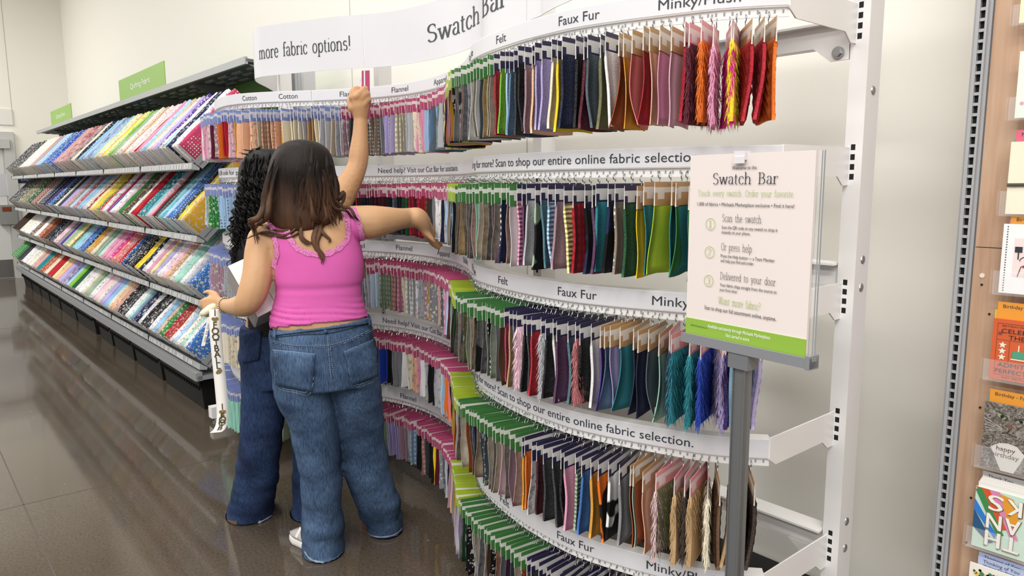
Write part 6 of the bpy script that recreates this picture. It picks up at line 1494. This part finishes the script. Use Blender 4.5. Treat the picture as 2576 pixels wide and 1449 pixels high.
def ex_cat(r, qd, pt, w, h):
    fur = mat('cat_fur_print', '#6d665f', .6); 
    if 'catn' not in M_:
        M_['catn'] = 1; tc = N(fur, 'ShaderNodeTexCoord'); n = N(fur, 'ShaderNodeTexNoise'); n.inputs['Scale'].default_value = 90; n.inputs['Detail'].default_value = 5; n.inputs['Distortion'].default_value = 2.5; L(fur, tc.outputs['Object'], n.inputs['Vector']); rr = ramp(fur, n.outputs[0], [(.35, '#3c3733'), (.5, '#6f675f'), (.68, '#aaa298')]); L(fur, rr.outputs[0], bsdf(fur).inputs['Base Color'])
    b = MB(); qd(b, 0, 0, 1, 1, 0, .0006); part(b, 'cat_fur', fur, r)
    b = MB(); b.poly([pt(.16, .33, .001), pt(.30, .41, .001), pt(.44, .43, .001), pt(.60, .41, .001), pt(.74, .30, .001), pt(.66, .14, .001), pt(.58, .0, .001), pt(.36, .0, .001), pt(.26, .16, .001)])
    part(b, 'white_chest', mat('cat_white_print', '#d9d4cf', .6), r)
    b = MB(); b.poly([pt(.21, .87, .0012), pt(.30, .845, .0012), pt(.385, .80, .0012), pt(.35, .78, .0012), pt(.25, .80, .0012)]); part(b, 'cat_eye', mat('cat_eye_print', '#9aa67c', .4), r); b = MB(); b.poly([pt(.55, .785, .0012), pt(.63, .815, .0012), pt(.72, .82, .0012), pt(.68, .77, .0012), pt(.6, .765, .0012)]); part(b, 'cat_eye', mat('cat_eye_print', '#9aa67c', .4), r)
    b = MB()
    for u, v in ((.31, .815), (.63, .79)): disc(b, pt(u, v, .0016), .0042)
    b.tube([pt(.19, .885, .001), pt(.30, .86, .001), pt(.41, .80, .001)], .0016, 5); b.tube([pt(.52, .79, .001), pt(.62, .83, .001), pt(.74, .83, .001)], .0016, 5)
    b.tube([pt(.45, .64, .0012), pt(.42, .585, .0012), pt(.33, .565, .0012)], .0012, 5); b.tube([pt(.42, .585, .0012), pt(.5, .56, .0012), pt(.58, .555, .0012)], .0012, 5); part(b, 'cat_lines', mat('cat_dark_print', '#221f1e', .5), r)
    b = MB(); b.poly([pt(.37, .70, .0014), pt(.45, .715, .0014), pt(.53, .69, .0014), pt(.46, .64, .0014)]); part(b, 'cat_nose', mat('cat_nose_print', '#7a5348', .5), r)
    b = MB()
    for k in range(5): b.tube([pt(.33, .60 + .01 * k, .0012), pt(.04, .56 + .045 * k, .0012)], .0004, 4); b.tube([pt(.56, .58 + .01 * k, .0012), pt(.9, .52 + .045 * k, .0012)], .0004, 4)
    part(b, 'cat_whiskers', mat('cat_white_print', '#d9d4cf', .6), r)
greeting('greeting_card', (2480, 1008), (2464, 1170), CWD, '#8a837c', 'card with a grumpy grey tabby cat and happy birthday lettering', lines=(('happy', .26, .30, .32, .10, '#4a3126'), ('birthday', .18, .205, .47, .10, '#4a3126')), tabs=(('Birthday - Funny', 2492, (977, 996), '#e89a35', None, 'orange tab above the cat card'), ('', 2488, (995, 1010), '#63b0b4', None, 'teal tab above the cat card')), extra=ex_cat)
def ex_thanks(r, qd, pt, w, h):
    for nm, col, pg in (('green_ray', '#3c8a4e', [(0, .95), (.1, 1), (.55, .32), (.45, .25)]), ('blue_ray', '#2f7bd0', [(0, .62), (0, .8), (.42, .3), (.4, .22)]), ('navy_ray', '#27557e', [(0, .33), (0, .62), (.38, .15), (.3, .12)]), ('red_ray', '#d9532c', [(0, 1), (.24, 1), (.72, .45), (.5, .4)]), ('pink_ray', '#dd86b6', [(.24, 1), (.42, 1), (.8, .3), (.66, .3)]), ('orange_ray', '#e39a2f', [(.42, .98), (.66, .94), (.8, .55), (.62, .5)])):
        b = MB(); b.poly([pt(u, v, .0006 + .0001 * len(nm)) for u, v in pg]); part(b, nm, mat('ray_' + col[1:], col, .5), r)
    b = MB(); b2 = MB()
    for chs, v0 in (('KS', .93), ('AN', .62), ('TH', .33)):
        for i, ch in enumerate(chs):
            g = text_geo(ch); o = pt((.80, .48)[i], v0, .003)
            for e in (0, .0011, .0022): lay(b, g, o + Vector((e, e * .2, 0)), (-1, 0, 0), (0, 0, -1), .25 * w, .36 * h)
            for e in (0, .0012, .0024, .0036): lay(b2, g, o + Vector((.0022 + e - .0012, .0012 + e * .1, -.002 + .0022 * (e > 0))), (-1, 0, 0), (0, 0, -1), .27 * w, .38 * h)
    part(b2, 'letter_shadow', mat('letter_olive', '#7a6a3e', .5), r); part(b, 'thanks_lettering', mat('letter_white', '#f3efe6', .5), r)
greeting('greeting_card', (2456, 1222), (2443, 1370), CWD, '#c9e2d2', 'upside-down thanks card with rainbow rays on mint', tabs=(('Thank You', 2474, (1183, 1204), '#a9a8a6', 'Blank Inside', 'grey tab above the upside-down thanks card'),), extra=ex_thanks)
q = onY(2462, 1200, YK); b = MB()
for i in range(5): b.box((q.x + .002 * i, YK + .004 + .0015 * i, q.z - .06), (q.x + CWD, YK + .005 + .0015 * i, q.z - .006 + .003 * i)) if i < 1 else None
for i in range(4):
    b = MB(); b.box((q.x + .002 * i, YK + .0045 + .0014 * i, q.z - .07), (q.x + CWD, YK + .0055 + .0014 * i, q.z - .011 + .005 * i)); o = b.build('envelope', mat('envelope_white', '#ebe7e2', .6)); recenter(o, (q.x, YK, q.z - .07)); tag(o, 'white envelope behind the upside-down thanks card, %s from the front' % ORD[i], 'envelope', 'envelopes behind the thanks card')
def ex_vine(r, qd, pt, w, h):
    b = MB(); rv = random.Random(3)
    for k in range(40): disc(b, pt(.08 + rv.random() * .5, .70 + rv.random() * .22, .001), .004 * (.5 + rv.random()), k % 2)
    part(b, 'leaf_print', [mat('print_leaf', '#4d7a58', .6), mat('print_straw', '#d9bd62', .6)], r)
    b = MB(); qd(b, .35, .1, 1, .80, 0, .0012); part(b, 'inner_panel', mat('print_ivory', '#efe9da', .6), r)
greeting('greeting_card', (2440, 1413), (2428, 1560), CWD, '#ece8de', 'ivory card with green leaf print at the lower right corner', tabs=(('Thinking of You', 2462, (1397, 1412), '#b3bede', 'Wishing You Peace', 'nearer periwinkle tab above the leaf print card'), ('Thinking of You', 2464, (1386, 1398), '#a9b5d8', None, 'farther periwinkle tab above the leaf print card')), extra=ex_vine)
